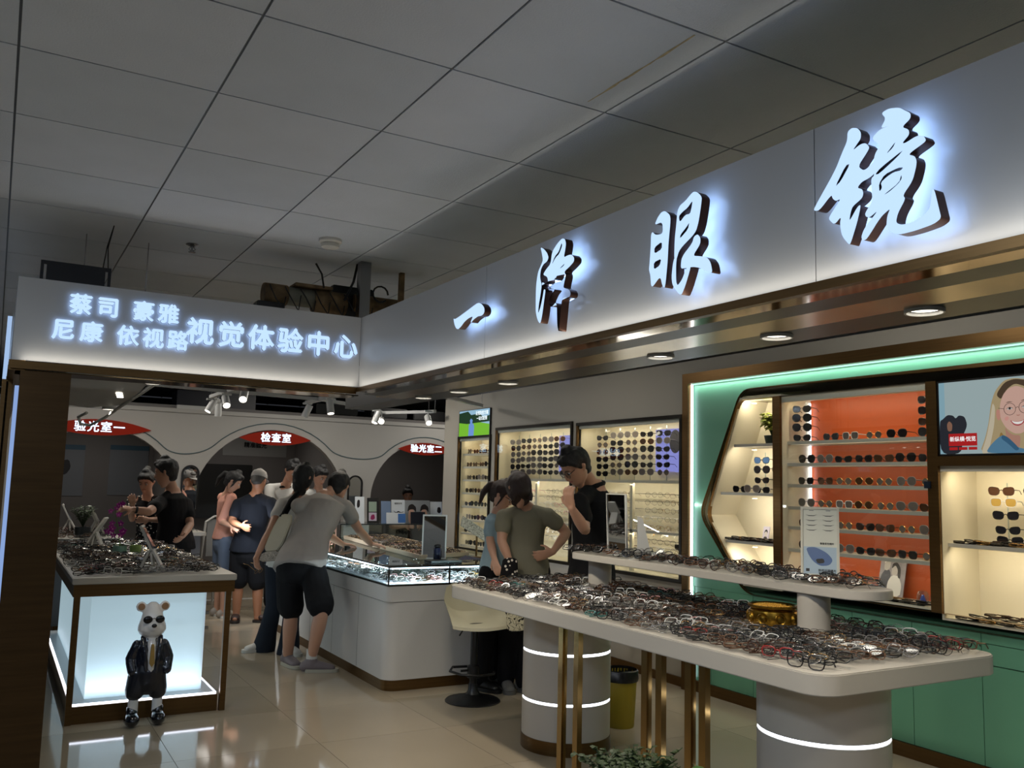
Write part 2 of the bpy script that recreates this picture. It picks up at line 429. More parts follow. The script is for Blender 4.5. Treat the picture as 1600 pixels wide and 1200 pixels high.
# ================================================================ FASCIA (sign band)
XF, YF, ZB0, ZB1 = 1.76, 4.787, 2.05, 2.452
fas = thing('sign_fascia', 'long white shop fascia carrying the large glowing calligraphy lettering', 'sign', (XF, 2.2, ZB0))
seams = [4.787, 3.28, 1.517, -.2, -1.9]
for k in range(4):
    MB().box(XF, XF+.03, seams[k+1]+.0015, seams[k]-.0015, ZB0, ZB1, PANELW).obj('panel', fas)
MB().box(XF+.03, XF+.2, -1.9, 4.787, ZB0+.02, ZB1-.005, OFFW).obj('carcass', fas)
m = MB(); m.box(XF-.02, XF+.003, -1.9, YF-.02, ZB0-.030, ZB0-.006, GOLD); m.obj('front_trim', fas)
m = MB(); m.box(XF+.003, 1.835, -1.9, YF-.02, ZB0-.030, ZB0-.024, GOLDM); m.obj('mirror_soffit', fas)
m = MB(); m.box(1.835, 1.946, -1.9, YF+.1, ZB0-.030, ZB0+.02, BLACK); m.obj('curtain_rail', fas)
m = MB(); m.box(1.946, 2.11, -1.9, YF+.2, ZB0-.030, ZB0-.015, mat('soffit_champagne', (170,150,118), .22, 1, noise_amt=.2, noise_scale=2, stretch=(1,3,1))); m.obj('inner_soffit', fas)
m = MB(); m.box(2.11, 2.30, -1.9, YF+1.2, ZB0-.028, ZB0+.10, BLACK); m.obj('light_channel', fas)
fa2 = thing('sign_fascia', 'short white shop fascia over the left entrance with small glowing lettering', 'sign', (.9, YF, ZB0))
MB().box(.06, XF-.0015, YF, YF+.03, ZB0, ZB1, PANELW).obj('panel', fa2)
MB().box(.06, XF, YF+.03, YF+.2, ZB0+.02, ZB1-.005, OFFW).obj('carcass', fa2)
MB().box(.03, XF-.02, YF-.02, YF+.003, ZB0-.042, ZB0-.006, GOLD).obj('front_trim', fa2)
MB().box(.05, XF+.003, YF+.003, YF+.2, ZB0-.05, ZB0-.045, GOLDM).obj('mirror_soffit', fa2)
fa3 = thing('sign_fascia', 'white fascia of the left side passage seen edge-on beyond the bronze post', 'sign', (.06, 7, ZB0))
MB().box(.03, .06, YF, 11.4, ZB0, ZB1, PANELW).obj('panel', fa3)
MB().box(.02, .09, YF, 11.4, ZB0-.05, ZB0, GOLD).obj('front_trim', fa3)
for k, y in enumerate((6.0, 6.7, 7.4, 8.1)):
    place(textmesh('眼镜视光'[k], .3, .012, .004), 'letter', sheet((.012, y, ZB0+.22), (0,-1,0), (0,0,1)), [emis('side_letter', (170,200,240), .9)], fa3)
# letters: face and back glow, dark metal returns
FACE = emis('letter_face', (188, 218, 252), 1.15)
HALO = emis('letter_halo', (160, 196, 255), 6.0)
HALO2 = emis('letter_halo_small', (165, 200, 255), 3.2)
RET = mat('letter_return', (70, 45, 35), .35, .7)
bn = lambda p: 2 if abs(p.normal.z) < .5 else (0 if p.center.z > 0 else 1)
def letters2d(org_px, sc_, shapes, label=None):
    ox, oy = org_px
    XP = XF-.052
    out = []
    for outer, holes in shapes:
        cv = lambda P, it: [(-q.y, q.z) for q in (onx(ox+x/sc_, oy+y/sc_, XP-.014) for x, y in smoothpoly(P, it))]
        out.append((cv(outer, 2), [cv(h_, 1) for h_ in holes]))
    me = shapemesh(out, .016)
    place(me, 'letter', sheet((XP, 0, 0), (0,-1,0), (0,0,1)), [FACE, HALO, RET], fas, bn)
letters2d((690,450), 15, [([(285,705),(325,740),(600,540),(830,365),(880,350),(945,372),(1005,450),(1018,530),(1000,600),(950,650),(860,665),(760,740),(700,820),(690,790),(750,660),(640,710),(540,800),(470,900),(400,970),(350,950),(310,860)], [])])
letters2d((820,360), 7.06, [
 ([(178,186),(215,205),(252,250),(268,300),(250,345),(212,372),(182,430),(172,520),(192,600),(180,700),(160,820),(150,925),(178,850),(205,720),(215,650),(235,655),(215,800),(195,950),(175,1034),(145,990),(125,900),(125,760),(130,600),(150,460),(190,370),(205,330),(195,260)], []),
 ([(305,240),(360,150),(415,88),(448,95),(460,145),(452,210),(435,300),(480,275),(520,266),(550,300),(548,345),(500,400),(440,455),(458,495),(430,620),(440,638),(490,648),(512,690),(500,738),(415,745),(402,900),(380,1132),(362,1050),(358,780),(300,852),(268,810),(268,770),(300,700),(340,650),(270,640),(225,640),(190,600),(200,570),(230,592),(265,560),(250,510),(205,490),(240,430),(290,370)],
  [[(412,135),(418,170),(385,260),(345,300),(300,385),(335,290),(380,235)], [(448,362),(390,420),(325,552),(352,520),(382,430),(430,395)]])])
letters2d((1000,280), 6, [
 ([(240,298),(285,335),(292,385),(272,600),(268,690),(262,800),(240,1022),(215,1005),(195,910),(125,1010),(108,1000),(102,900),(88,850),(95,780),(105,640),(108,520),(122,493),(150,525),(220,512),(215,400),(140,432),(170,360),(205,310)],
  [[(140,640),(210,585),(210,655),(140,700)], [(135,780),(205,745),(190,810),(135,848)]]),
 ([(355,300),(380,245),(430,205),(500,118),(540,120),(585,165),(580,230),(555,400),(525,505),(375,658),(345,760),(325,760),(330,560),(345,430)],
  [[(498,200),(490,260),(475,325),(430,335),(378,405),(368,350),(400,310),(450,270)], [(468,405),(455,470),(378,560),(385,520),(440,450)]]),
 ([(326,740),(352,720),(343,800),(343,960),(357,1000),(400,940),(440,830),(478,790),(480,830),(430,1000),(388,1102),(310,1000),(300,920),(312,800)], []),
 ([(385,840),(395,730),(495,600),(510,540),(545,515),(572,550),(570,610),(500,719),(560,722),(630,730),(668,780),(686,884),(620,862),(560,830),(500,822),(430,835)], [])])
letters2d((1260,150), 4.8, [
 ([(312,270),(345,240),(388,242),(414,275),(412,322),(378,370),(352,410),(410,362),(450,354),(478,385),(462,420),(390,530),(440,565),(520,480),(545,500),(515,585),(470,620),(420,645),(385,690),(424,700),(432,735),(420,770),(350,830),(335,880),(325,945),(388,830),(415,815),(385,950),(335,1112),(320,1112),(270,1050),(255,960),(265,905),(215,967),(175,930),(175,905),(265,770),(225,790),(200,770),(193,740),(100,862),(62,862),(62,842),(220,560),(270,430),(310,340)],
  [[(332,510),(300,520),(218,685),(262,640)]]),
 ([(565,130),(620,95),(700,88),(740,108),(786,130),(786,170),(720,235),(772,252),(776,292),(722,355),(745,355),(830,300),(882,298),(902,330),(890,350),(765,440),(818,452),(832,490),(826,540),(800,640),(728,745),(748,772),(690,880),(675,952),(720,968),(800,950),(900,880),(935,830),(945,698),(965,703),(1000,850),(1017,917),(960,962),(820,1012),(700,1042),(640,1025),(603,990),(610,900),(635,842),(560,910),(460,1072),(430,1087),(414,1060),(440,990),(545,855),(480,912),(450,907),(443,880),(500,790),(493,690),(490,620),(515,595),(505,500),(520,430),(560,370),(490,322),(555,250),(635,222),(558,247),(600,170)],
  [[(677,338),(598,442),(652,390)], [(736,400),(560,540),(518,592),(550,585),(690,455)], [(732,535),(690,540),(590,590),(548,660),(552,720),(572,690),(562,650),(610,605),(660,572),(712,560)], [(716,590),(700,650),(578,748),(625,720),(692,660),(720,620)]])])
# small lettering on the left fascia
def glyphs(txt, x0, x1, zc, size, bold):
    n = len(txt)
    for k, ch in enumerate(txt):
        if ch == ' ': continue
        x = x0+(x1-x0)*(k/(n-1) if n > 1 else 0)
        me = textmesh(ch, size, .006, bold)
        place(me, 'letter', sheet((x, YF-.020, zc), (1,0,0), (0,0,1)), [FACE, HALO2, RET], fa2, bn)
glyphs('蔡司', .305, .428, 2.337, .105, .0040); glyphs('豪雅', .592, .712, 2.337, .105, .0040)
glyphs('尼康', .238, .362, 2.205, .105, .0040); glyphs('依视路', .528, .765, 2.205, .105, .0040)
glyphs('视觉体验中心', .872, 1.665, 2.262, .142, .0052)
for k, (x, y) in enumerate(()): pass
# black wall bracket panel resting on the left fascia
br = thing('wall_bracket', 'flat black metal bracket plate with two slots standing above the left fascia', 'bracket', (.27, YF+.1, 2.45))
P = [(0, 0), (.32, 0), (.32, .13), (0, .13)]
place(shapemesh([(P, [[(.015,.03),(.027,.03),(.027,.11),(.015,.11)], [(.293,.03),(.305,.03),(.305,.11),(.293,.11)]])], .004), 'plate', sheet((.12, YF+.1, 2.437), (1,0,0), (0,0,1)), [mat('black_plate', (14,16,24), .3)], br)
MB().tube([(.40,YF+.11,2.56),(.42,YF+.2,2.70),(.45,YF+.25,ZC)], .003, BLACK, 5).obj('cable', br)
MB().tube([(.425,YF+.11,2.56),(.425,YF+.2,2.70),(.45,YF+.25,ZC)], .003, BLACK, 5).obj('cable', br)
# ================================================================ BRONZE POST, LEFT
post = thing('shop_post', 'tall dark bronze clad post at the left edge of the photo', 'post', (.14, YF+.05, 0))
MB().box(.095, .29, YF, YF+.02, 0, ZB0-.05, POSTM).obj('front_cladding', post)
MB().box(.10, .28, YF+.02, YF+.2, 0, ZB0-.05, BLACK).obj('core', post)
MB().box(.072, .095, YF, YF+.2, 0, ZB0-.05, POSTM).obj('corner_trim', post)
MB().box(.055, .072, YF+.03, YF+.09, .1, ZB0-.12, emis('post_led', (150,180,235), .8)).obj('light_strip', post)
# left passage: neighbouring glass shopfront seen at a glancing angle
nb = thing('shop_window', 'dark neighbouring shopfront with glossy panes beyond the bronze post', 'shopfront', (-.1, 7, 0))
m = MB()
for y in (5.3, 6.8, 8.3, 9.8, 11.3): m.box(.0, .05, y, y+.06, 0, ZB0-.05, GOLD)
m.obj('mullions', nb)
MB().box(.02, .03, 5.3, 11.3, .0, ZB0-.06, glassmat('tinted_glass', (110,120,130), .25)).obj('pane', nb)
# ceiling hanger post and machinery above the fascia corner
p = Vector((1.83, 4.64, ZC))
h_ = thing('hanger_post', 'grey steel channel hanging from the ceiling behind the fascia corner', 'post', (p.x, p.y+.35, 2.3))
m = MB().box(p.x-.02, p.x+.045, p.y+.33, p.y+.345, 2.2, ZC, STEEL); m.box(p.x-.02, p.x-.012, p.y+.345, p.y+.39, 2.2, ZC, STEEL); m.box(p.x+.037, p.x+.045, p.y+.345, p.y+.39, 2.2, ZC, STEEL)
m.obj('channel', h_)
RUST = mat('rusty_metal', (120, 98, 70), .7, .3, noise_amt=.5, noise_scale=14)
rs = thing('roller_motor', 'rusty cylindrical shutter motor with wires lying above the fascia corner', 'motor', (1.55, 5.3, 2.46))
def cylx(m, x0, x1, y, z, r, mt, n=24):
    m.lathe([(r*.96,0),(r,.006),(r,x1-x0-.006),(r*.96,x1-x0)], mt, (0,0,0), n, mtx=Matrix.Translation((x0,y,z)) @ Matrix.Rotation(PI/2,4,'Y'))
m = MB(); cylx(m, 1.28, 1.42, 5.15, 2.60, .062, RUST); m.obj('motor_body', rs, True)
m = MB(); cylx(m, 1.42, 1.58, 5.15, 2.60, .055, mat('motor_grey', (120,118,105), .6, .3, noise_amt=.3, noise_scale=9)); m.obj('gear_case', rs, True)
m = MB(); cylx(m, 1.58, 1.78, 5.15, 2.59, .07, RUST); m.obj('drum', rs, True)
MB().box(1.24, 1.40, 5.1, 5.2, 2.50, 2.545, BLACK).obj('mount', rs, bevel=.004)
MB().box(1.72, 1.98, 5.2, 5.26, 2.40, 2.72, BLACK).obj('side_plate', rs, bevel=.004)
MB().box(1.45, 1.68, 5.08, 5.22, 2.655, 2.675, RUST).obj('cover', rs, bevel=.004)
m = MB()
for k in range(7):
    x = 1.3+.09*k; m.tube([(x, 5.08, 2.64), (x+.03, 5.05, 2.56+.01*(k%3)), (x+.08, 5.06, 2.5), (x+.1, 5.09, 2.58+.02*(k%2))], .004, BLACK, 5)
m.tube([(1.62,5.07,2.66),(1.6,5.06,2.74),(1.56,5.06,2.80)], .006, BLACK, 5)
m.tube([(1.75,5.07,2.60),(1.80,5.06,2.72),(1.82,5.06,ZC)], .008, BLACK, 5)
m.tube([(2.0+.05*math.cos(a*.5), 5.12, 2.68+.05*math.sin(a*.5)) for a in range(12)], .006, BLACK, 5)
m.obj('wires', rs, True)
m = MB(); cylx(m, 1.85, 2.2, 5.2, 2.62, .055, RUST); m.obj('roller', rs, True)
MB().box(2.12, 2.15, 5.1, 5.13, 2.5, ZC, RUST).obj('strap', rs)
# ================================================================ RIGHT WALL AND DISPLAY CASES
XW = 4.73
WSH = sheet((XW, 0, 0), (0,-1,0), (0,0,1))
def rectYZ(y0, y1, z0, z1): return [(-y1, z0), (-y0, z0), (-y0, z1), (-y1, z1)]
wallm = mat('shop_wall_beige', (172, 166, 154), .6, noise_amt=.02, noise_scale=2)
me = shapemesh([(rectYZ(5.366, 9.75, 0, 2.535), [rectYZ(5.45, 6.885, .81, 2.085), rectYZ(7.01, 8.45, .81, 2.105), rectYZ(8.615, 9.36, .79, 2.04)])], .012)
struct(place(me, 'wall_display', WSH @ Matrix.Translation((0,0,-.012)), [wallm]))
struct(MB().box(XW, XW+.5, 9.75, 9.78, 0, 2.535, wallm).obj('wall_display_end'))
struct(MB().box(XW+.02, XW+.5, -2, 9.75, 2.515, 2.535, wallm).obj('wall_display_top'))
struct(MB().box(XW-.012, XW, 5.366, 9.75, 0, .07, GOLD).obj('baseboard_right'))
struct(MB().box(XW-.004, XW, -2, 5.366, 2.425, 2.535, wallm).obj('wall_header'))
struct(MB().box(XW+.5, XW+.52, -2, 9.78, 0, 2.535, wallm).obj('wall_display_rear'))
LAV = emis('lavender_lightbox', (158, 160, 240), .75)
def case(name, label, y0, y1, z0, z1, shelves, depth=.29, frame=.028, warm=True, power=7, back=CASEW, glass=True, mull=None, shelf_m=None, framem=None, left_wall=None, sd=None, ledv=False):
    yc = (y0+y1)/2; t = thing(name, label, 'display case', (XW, yc, z0))
    MB().box(XW+depth, XW+depth+.012, y0-.02, y1+.02, z0-.02, z1+.02, back).obj('back_panel', t)
    m = MB(); 
    MB().box(XW+.0, XW+depth, y1, y1+.015, z0, z1, left_wall or CASEW).obj('side_panel', t)
    MB().box(XW+.0, XW+depth, y0-.015, y0, z0, z1, CASEW).obj('side_panel', t)
    MB().box(XW+.0, XW+depth, y0-.015, y1+.015, z1, z1+.012, CASEW).obj('top_panel', t)
    MB().box(XW+.0, XW+depth, y0-.015, y1+.015, z0-.012, z0, CASEW).obj('bottom_panel', t)
    for z in shelves:
        MB().box(XW+.05, XW+depth, y0, y1, z-.022, z, shelf_m or OFFW).obj('shelf', t)
    if frame:
        f = MB(); fm = framem or mat('case_frame_dark', (38, 34, 28), .3, .6)
        f.box(XW-.018, XW+.0, y0-frame, y1+frame, z1, z1+frame, fm); f.box(XW-.018, XW+.0, y0-frame, y1+frame, z0-frame, z0, fm)
        f.box(XW-.018, XW+.0, y0-frame, y0, z0, z1, fm); f.box(XW-.018, XW+.0, y1, y1+frame, z0, z1, GOLD); f.obj('frame', t)
    if glass:
        ys = [y0]+(mull or [])+[y1]
        for k in range(len(ys)-1): MB().box(XW-.010, XW-.005, ys[k]+.002, ys[k+1]-.002, z0, z1, GLASS).obj('glass_pane', t)
    col = (1, .86, .62) if warm else (1, .96, .9)
    MB().box(XW+.06, XW+.08, y0+.03, y1-.03, z1-.006, z1-.001, LEDWARM if warm else LEDW).obj('led_strip', t)
    MB().box(XW+.0, XW+.02, y0, y1, z1-.03, z1, OFFW).obj('top_lip', t)
    lv = sorted(list(shelves)+[z1])
    zz = [z0]+lv
    for k in range(len(lv)):
        hgt = lv[k]-zz[k]
        light('AREA', (XW+.06, yc, lv[k]-.03), power*min(1, hgt/.5)*(y1-y0), col, .03, (y1-y0)*.9, to=(XW+depth*.9, yc, zz[k]+hgt*.25), name='case_led')
    for o in [x for x in COL.objects if x.name.startswith('case_led') and x.data.type == 'AREA']: pass
    return t
cw2 = case('display_case', 'wide lit white showcase beside the green wall, with lavender poster and clear frames', 5.45, 6.885, .81, 2.085, [1.585, 1.165], power=1.9, mull=[6.13])
cw1 = case('display_case', 'lit white showcase between the tall narrow case and the case behind the stooping man', 7.01, 8.45, .81, 2.105, [1.585, 1.165], power=1.9, mull=[7.75])
tall = case('display_case', 'tall narrow lit case of eight sunglass shelves under a small landscape screen', 8.615, 9.36, .79, 2.04, [1.867,1.718,1.568,1.416,1.262,1.108,.956,.815], power=2.6, glass=True)
# lavender posters in the upper section of the two white cases
def lavposter(y0, y1, lb, hy, hz):
    t = thing('poster', lb, 'poster', (XW+.27, (y0+y1)/2, 1.6))
    MB().box(XW+.262, XW+.27, y0, y1, 1.66, 2.03, LAV).obj('sheet', t)
    m = MB(); m.prism([(.075*math.cos(a*PI/12), .10*math.sin(a*PI/12)) for a in range(24)], 0, .001, mat('ink_dark', (28,26,40), .6), mtx=sheet((XW+.261, hy, hz), (0,-1,0), (0,0,1)))
    m.obj('head_print', t)
lavposter(5.46, 6.08, 'lavender backlit poster with a dark head in the showcase beside the green wall', 5.82, 1.92)
lavposter(7.02, 7.62, 'lavender backlit poster in the showcase behind the olive-shirted woman', 7.3, 1.93)
for (y0, y1) in ((5.45, 6.885), (7.01, 8.45)):   # upright rail in the lower sections
    yc = y0+.68
    struct(MB().box(XW+.05, XW+.075, yc, yc+.035, .81, 1.56, CASEW).obj('trim_3'))
# small landscape screen above the tall case
tv = thing('small_screen', 'small wall screen showing a person in a green field', 'screen', (XW, 8.97, 2.06))
MB().box(XW-.02, XW, 8.60, 9.36, 2.06, 2.365, BLACK).obj('bezel', tv)
def sh(o, P, m, t, name, dz=0): # polygon on a sheet
    me = MB().prism(P, dz, dz+.0004, m, mtx=o); return me.obj(name, t)
S = sheet((XW-.0205, 9.35, 2.065), (0,-1,0), (0,0,1))
W_, Hh = .74, .295
sh(S, [(0,0),(W_,0),(W_,Hh),(0,Hh)], emis('tv_sky', (150,190,215), .9), tv, 'picture_sky')
sh(S, [(0,0),(W_,0),(W_,.12),(.5,.15),(.2,.14),(0,.16)], emis('tv_grass', (120,190,50), .9), tv, 'picture_grass', .0005)
sh(S, [(0,.16),(.2,.14),(.45,.145),(W_,.15),(W_,.22),(.6,.2),(.5,.25),(.3,.24),(.22,.285),(0,.27)], emis('tv_trees', (30,60,38), .8), tv, 'picture_trees', .0007)
sh(S, [(.24,0),(.37,0),(.38,.11),(.35,.14),(.33,.145),(.34,.18),(.30,.20),(.27,.18),(.28,.145),(.25,.13)], emis('tv_person', (110,150,215), .9), tv, 'picture_person', .001)
for k in range(2):
    me = textmesh('近视防控方案' if k == 0 else '一站式配镜', .05, 0, .001); place(me, 'caption', S @ Matrix.Translation((.56, .25-.06*k, .0015)), [emis('tv_text', (240,250,255), 1.2)], tv)
# ---------------------------------------------------------------- green display unit
gu = thing('display_unit', 'large green lacquer display wall with bronze frame and hexagonal left end', 'display unit', (XW, 3.4, 0))
inner = [(-4.795,2.185),(-5.135,1.33),(-4.765,.855),(1.9,.855),(1.9,2.185)]
outer = [(-4.77,2.262),(-5.215,1.33),(-4.74,.785),(1.9,.785),(1.9,2.262)]
def roundc(P, r=.05, n=4, idx=None):
    out = []; N = len(P)
    for i in range(N):
        p = Vector(P[i]); a = Vector(P[i-1]); b = Vector(P[(i+1)%N])
        if idx is not None and i not in idx: out.append(tuple(p)); continue
        u = (a-p).normalized()*r+p; v = (b-p).normalized()*r+p
        for k in range(n+1):
            t = k/n; q = u*(1-t)**2+p*2*t*(1-t)+v*t*t; out.append(tuple(q))
    return out
innr = roundc(inner, .07, 5, (0,1)); outr = roundc(outer, .10, 5, (0,1,2))
place(shapemesh([([(-5.30,.78),(1.9,.78),(1.9,2.345),(-5.30,2.345)], [outr])], .006), 'green_panel', WSH @ Matrix.Translation((0,0,-.006)), [GREEN], gu)
place(shapemesh([(outr, [innr])], .02), 'hexagon_frame', WSH @ Matrix.Translation((0,0,.0)), [GOLD], gu)
f = MB(); f.box(XW-.06, XW, 5.30, 5.366, 0, 2.425, GOLD); f.obj('outer_frame_upright', gu)
f = MB(); f.box(XW-.06, XW, -1.9, 5.30, 2.345, 2.425, GOLD); f.obj('outer_frame_top', gu)
MB().box(XW-.03, XW-.014, 5.287, 5.298, .10, 2.34, LEDW).obj('led_upright', gu)
MB().box(XW-.03, XW-.012, -1.9, 5.287, 2.335, 2.343, emis('led_top', (190,255,226), 1.3)).obj('led_top', gu)
light('AREA', (XW-.03, 2.4, 2.33), 6, (.85,1,.93), .02, 5.8, to=(XW+.03, 2.4, 2.0), name='cove')
light('AREA', (XW-.03, 5.28, 1.4), 2.2, (.95,1,.97), 2.0, .02, to=(XW+.01, 5.0, 1.4), name='cove')
for y in (4.393, 3.199):
    MB().box(XW-.02, XW+.02, y, y+.068, .855, 2.185, GOLD).obj('mullion', gu)
MB().box(XW-.02, XW+.02, -1.9, 3.199, 1.69, 1.745, GOLD).obj('transom', gu)
MB().box(XW-.005, XW+.03, 5.30-.02, 5.30, 0, .78, GREEN).obj('side_filler', gu)
k = 0
ys = [5.28, 5.10, 4.675, 4.25, 3.83, 3.41, 2.985, 2.56, 2.13, 1.7, 1.27, .84, .4]
for i in range(len(ys)-1):
    y1, y0 = ys[i]-.002, ys[i+1]+.002
    MB().box(XW-.0, XW+.02, y0, y1, .082, .612, GREEN).obj('cabinet_door', gu)
    MB().box(XW-.0, XW+.02, y0, y1, .618, .725, GREEN).obj('drawer', gu)
    MB().box(XW-.0, XW+.02, y0, y1, .729, .778, GREEN).obj('rail_panel', gu)
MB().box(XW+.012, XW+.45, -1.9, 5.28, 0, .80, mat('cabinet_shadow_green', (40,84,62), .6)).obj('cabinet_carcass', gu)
MB().box(XW-.012, XW+.012, -1.9, 5.30, 0, .08, GOLD).obj('plinth', gu)
# niches behind the green wall
nic = thing('display_niche', 'white lit niche with a slanted left end, plant and sunglasses, left of the orange case', 'display case', (XW+.1, 4.75, .86))
dp = .29
MB().box(XW+dp, XW+dp+.01, 4.40, 5.30, .80, 2.25, CASEW).obj('back_panel', nic)
m = MB(); N_ = [( 4.795,2.185),(5.135,1.33),(4.765,.855)]
for (a, b_) in ((N_[0], N_[1]), (N_[1], N_[2])):
    m.add([(XW,a[0],a[1]),(XW+dp,a[0],a[1]),(XW+dp,b_[0],b_[1]),(XW,b_[0],b_[1]),(XW,a[0]+.01,a[1]),(XW+dp,a[0]+.01,a[1]),(XW+dp,b_[0]+.01,b_[1]),(XW,b_[0]+.01,b_[1])],
          [(0,1,2,3),(4,7,6,5),(0,4,5,1),(3,2,6,7),(0,3,7,4),(1,5,6,2)], CASEW)
m.obj('slanted_side', nic)
MB().box(XW, XW+dp, 4.40, 4.80, 2.185, 2.20, CASEW).obj('top_panel', nic)
MB().box(XW, XW+dp, 4.40, 4.77, .84, .855, CASEW).obj('bottom_panel', nic)
for z, yl in ((1.86, 4.90), (1.505, 5.04), (1.154, 4.985)):
    MB().box(XW+.03, XW+dp, 4.415, yl-.012, z-.02, z, mat('shelf_grey', (176,172,162), .4)).obj('shelf', nic)
for z, zl in ((2.185, 2.0), (1.84, 1.6), (1.485, 1.25), (1.134, .95)):
    light('AREA', (XW+.05, 4.68, z-.02), 1.7, (1,.88,.68), .03, .4, to=(XW+.25, 4.7, zl), name='niche_led')
    for y in (4.55, 4.75): MB().lathe([(.018,0),(.018,.004)], LEDWARM, (XW+.1, y, z-.024), 12).obj('puck_light', nic)
oc = case('display_case', 'orange backed sunglasses showcase with glass doors in the green wall', 3.262, 4.39, .875, 2.17, [1.868,1.718,1.572,1.42,1.284,1.132], depth=.29, frame=0, warm=True, power=1.8, back=ORANGE, mull=[3.83])
MB().box(XW+.262, XW+.272, 4.372, 4.382, .9, 2.15, LEDW).obj('led_upright', oc)
MB().box(XW-.03, XW-.01, 3.245, 3.285, 1.56, 1.60, mat('lock_blue', (40,52,66), .3, .4)).obj('door_lock', oc)
rc = case('display_case', 'lit cream showcase under the big portrait screen at the right edge', 1.9, 3.197, .83, 1.688, [1.25], depth=.34, frame=0, warm=True, power=3.4, glass=False)
MB().box(XW+.335, XW+.339, 2.80, 2.804, .83, 1.688, mat('seam_line', (120,110,90), .6)).obj('seam', rc)
# big portrait screen
bs = thing('wall_screen', 'large wall screen with a smiling woman in round glasses', 'screen', (XW, 2.6, 1.747))
MB().box(XW-.012, XW+.02, 2.0, 3.197, 1.747, 2.18, BLACK).obj('bezel', bs)
S = sheet((XW-.0125, 3.185, 1.757), (0,-1,0), (0,0,1))
WS, HS = 1.17, .412
E_ = .62
def sp(P, m, nm, z, n=2): sh(S, smoothpoly(P, n) if n else P, m, bs, nm, z)
sp([(0,0),(WS,0),(WS,HS),(0,HS)], emis('scr_bg', (176,196,198), E_), 'picture_background', 0, 0)
sp([(0,0),(.035,0),(.035,HS),(0,HS)], emis('scr_bg2', (150,190,205), E_), 'picture_edge', .0003, 0)
sp([(.0,.0),(.13,.0),(.14,.10),(.17,.16),(.155,.21),(.12,.22),(.10,.20),(.085,.22),(.05,.225),(.02,.2),(0,.19)], emis('scr_crowd', (46,48,56), E_), 'picture_crowd', .0004)
sp([(.05,.13),(.075,.13),(.08,.17),(.06,.19),(.045,.17)], emis('scr_face_b', (150,110,90), E_), 'picture_crowd_face', .0005)
sp([(.235,0),(.27,.08),(.295,.17),(.31,.27),(.335,.34),(.385,.395),(.44,.405),(.52,.39),(.57,.33),(.58,.2),(.57,0)], emis('scr_hair', (186,166,126), E_), 'picture_hair', .0006)
sp([(.245,0),(.28,.09),(.305,.2),(.32,.28),(.335,.25),(.325,.15),(.30,.05),(.285,0)], emis('scr_hair_l', (214,202,176), E_), 'picture_hair_strand', .0007)
sp([(.34,.32),(.39,.385),(.447,.40),(.52,.385),(.56,.32),(.50,.355),(.447,.375),(.40,.345),(.37,.29)], emis('scr_hair_d', (84,68,52), E_), 'picture_hair_roots', .0007)
sp([(.335,.0),(.345,.06),(.36,.12),(.38,.09),(.39,.04),(.37,0)], emis('scr_hair_g', (160,128,72), E_), 'picture_hair_strand', .0007)
sp([(.338,.225),(.345,.24),(.36,.235),(.362,.19),(.35,.175),(.34,.195)], emis('scr_ear', (208,150,132), E_), 'picture_ear', .0008)
sp([(.36,.19),(.360,.26),(.378,.315),(.41,.35),(.455,.362),(.505,.34),(.532,.28),(.532,.19),(.51,.13),(.475,.103),(.435,.103),(.39,.135)], emis('scr_skin', (224,182,166), E_), 'picture_face', .0008)
sp([(.385,.145),(.40,.115),(.43,.095),(.47,.095),(.46,.02),(.41,.03),(.39,.08)], emis('scr_neck', (190,142,124), E_), 'picture_neck', .0007)
sp([(.27,0),(.30,.045),(.345,.085),(.375,.10),(.41,.06),(.45,.03),(.49,.02),(.5,0)], emis('scr_denim', (92,138,168), E_), 'picture_denim_shirt', .0009)
sp([(.37,.10),(.40,.085),(.44,.045),(.46,.02),(.44,.01),(.40,.05),(.36,.08)], emis('scr_denim_d', (62,104,136), E_), 'picture_collar', .0010)
sp([(.413,.178),(.43,.17),(.455,.168),(.48,.172),(.497,.182),(.488,.158),(.46,.143),(.432,.150)], emis('scr_lip', (186,84,86), E_), 'picture_lips', .0010)
sp([(.420,.174),(.435,.168),(.455,.166),(.478,.169),(.490,.176),(.478,.158),(.457,.152),(.436,.157)], emis('scr_teeth', (240,236,230), .75), 'picture_teeth', .0011)
sp([(.447,.205),(.455,.198),(.466,.199),(.472,.206),(.462,.203)], emis('scr_nose', (190,136,120), E_), 'picture_nose', .0010)
sp([(.383,.19),(.40,.20),(.41,.19),(.40,.175),(.388,.175)], emis('scr_cheek', (228,166,154), E_), 'picture_cheek', .0009)
for (cx, cy) in ((.415,.237),(.497,.243)):
    ring = [(cx+.032*math.cos(2*PI*k/24), cy+.032*math.sin(2*PI*k/24)) for k in range(24)]
    MB().tube([tuple(S @ Vector((x,y,.0013))) for x,y in ring], .0013, emis('scr_rim', (80,66,62), .4), 5, closed=True).obj('picture_glasses_rim', bs)
    sp([(cx-.017,cy+.001),(cx-.006,cy+.009),(cx+.008,cy+.009),(cx+.017,cy+.002),(cx+.004,cy-.004),(cx-.008,cy-.004)], emis('scr_eyew', (220,216,212), .6), 'picture_eye_white', .0010)
    MB().prism([(cx+.0065*math.cos(2*PI*k/12), cy+.003+.0062*math.sin(2*PI*k/12)) for k in range(12)], .0014, .0017, emis('scr_iris', (58,52,50), .5), S).obj('picture_iris', bs)
    MB().tube([tuple(S @ Vector(v)) for v in ((cx-.017,cy+.003,.0014),(cx,cy+.0105,.0014),(cx+.017,cy+.004,.0014))], .0012, emis('scr_lash', (40,32,30), .4), 4).obj('picture_lash', bs)
    sp([(cx-.024,cy+.034),(cx-.004,cy+.042),(cx+.022,cy+.037),(cx-.002,cy+.037)], emis('scr_brow', (82,62,50), .5), 'picture_brow', .0014)
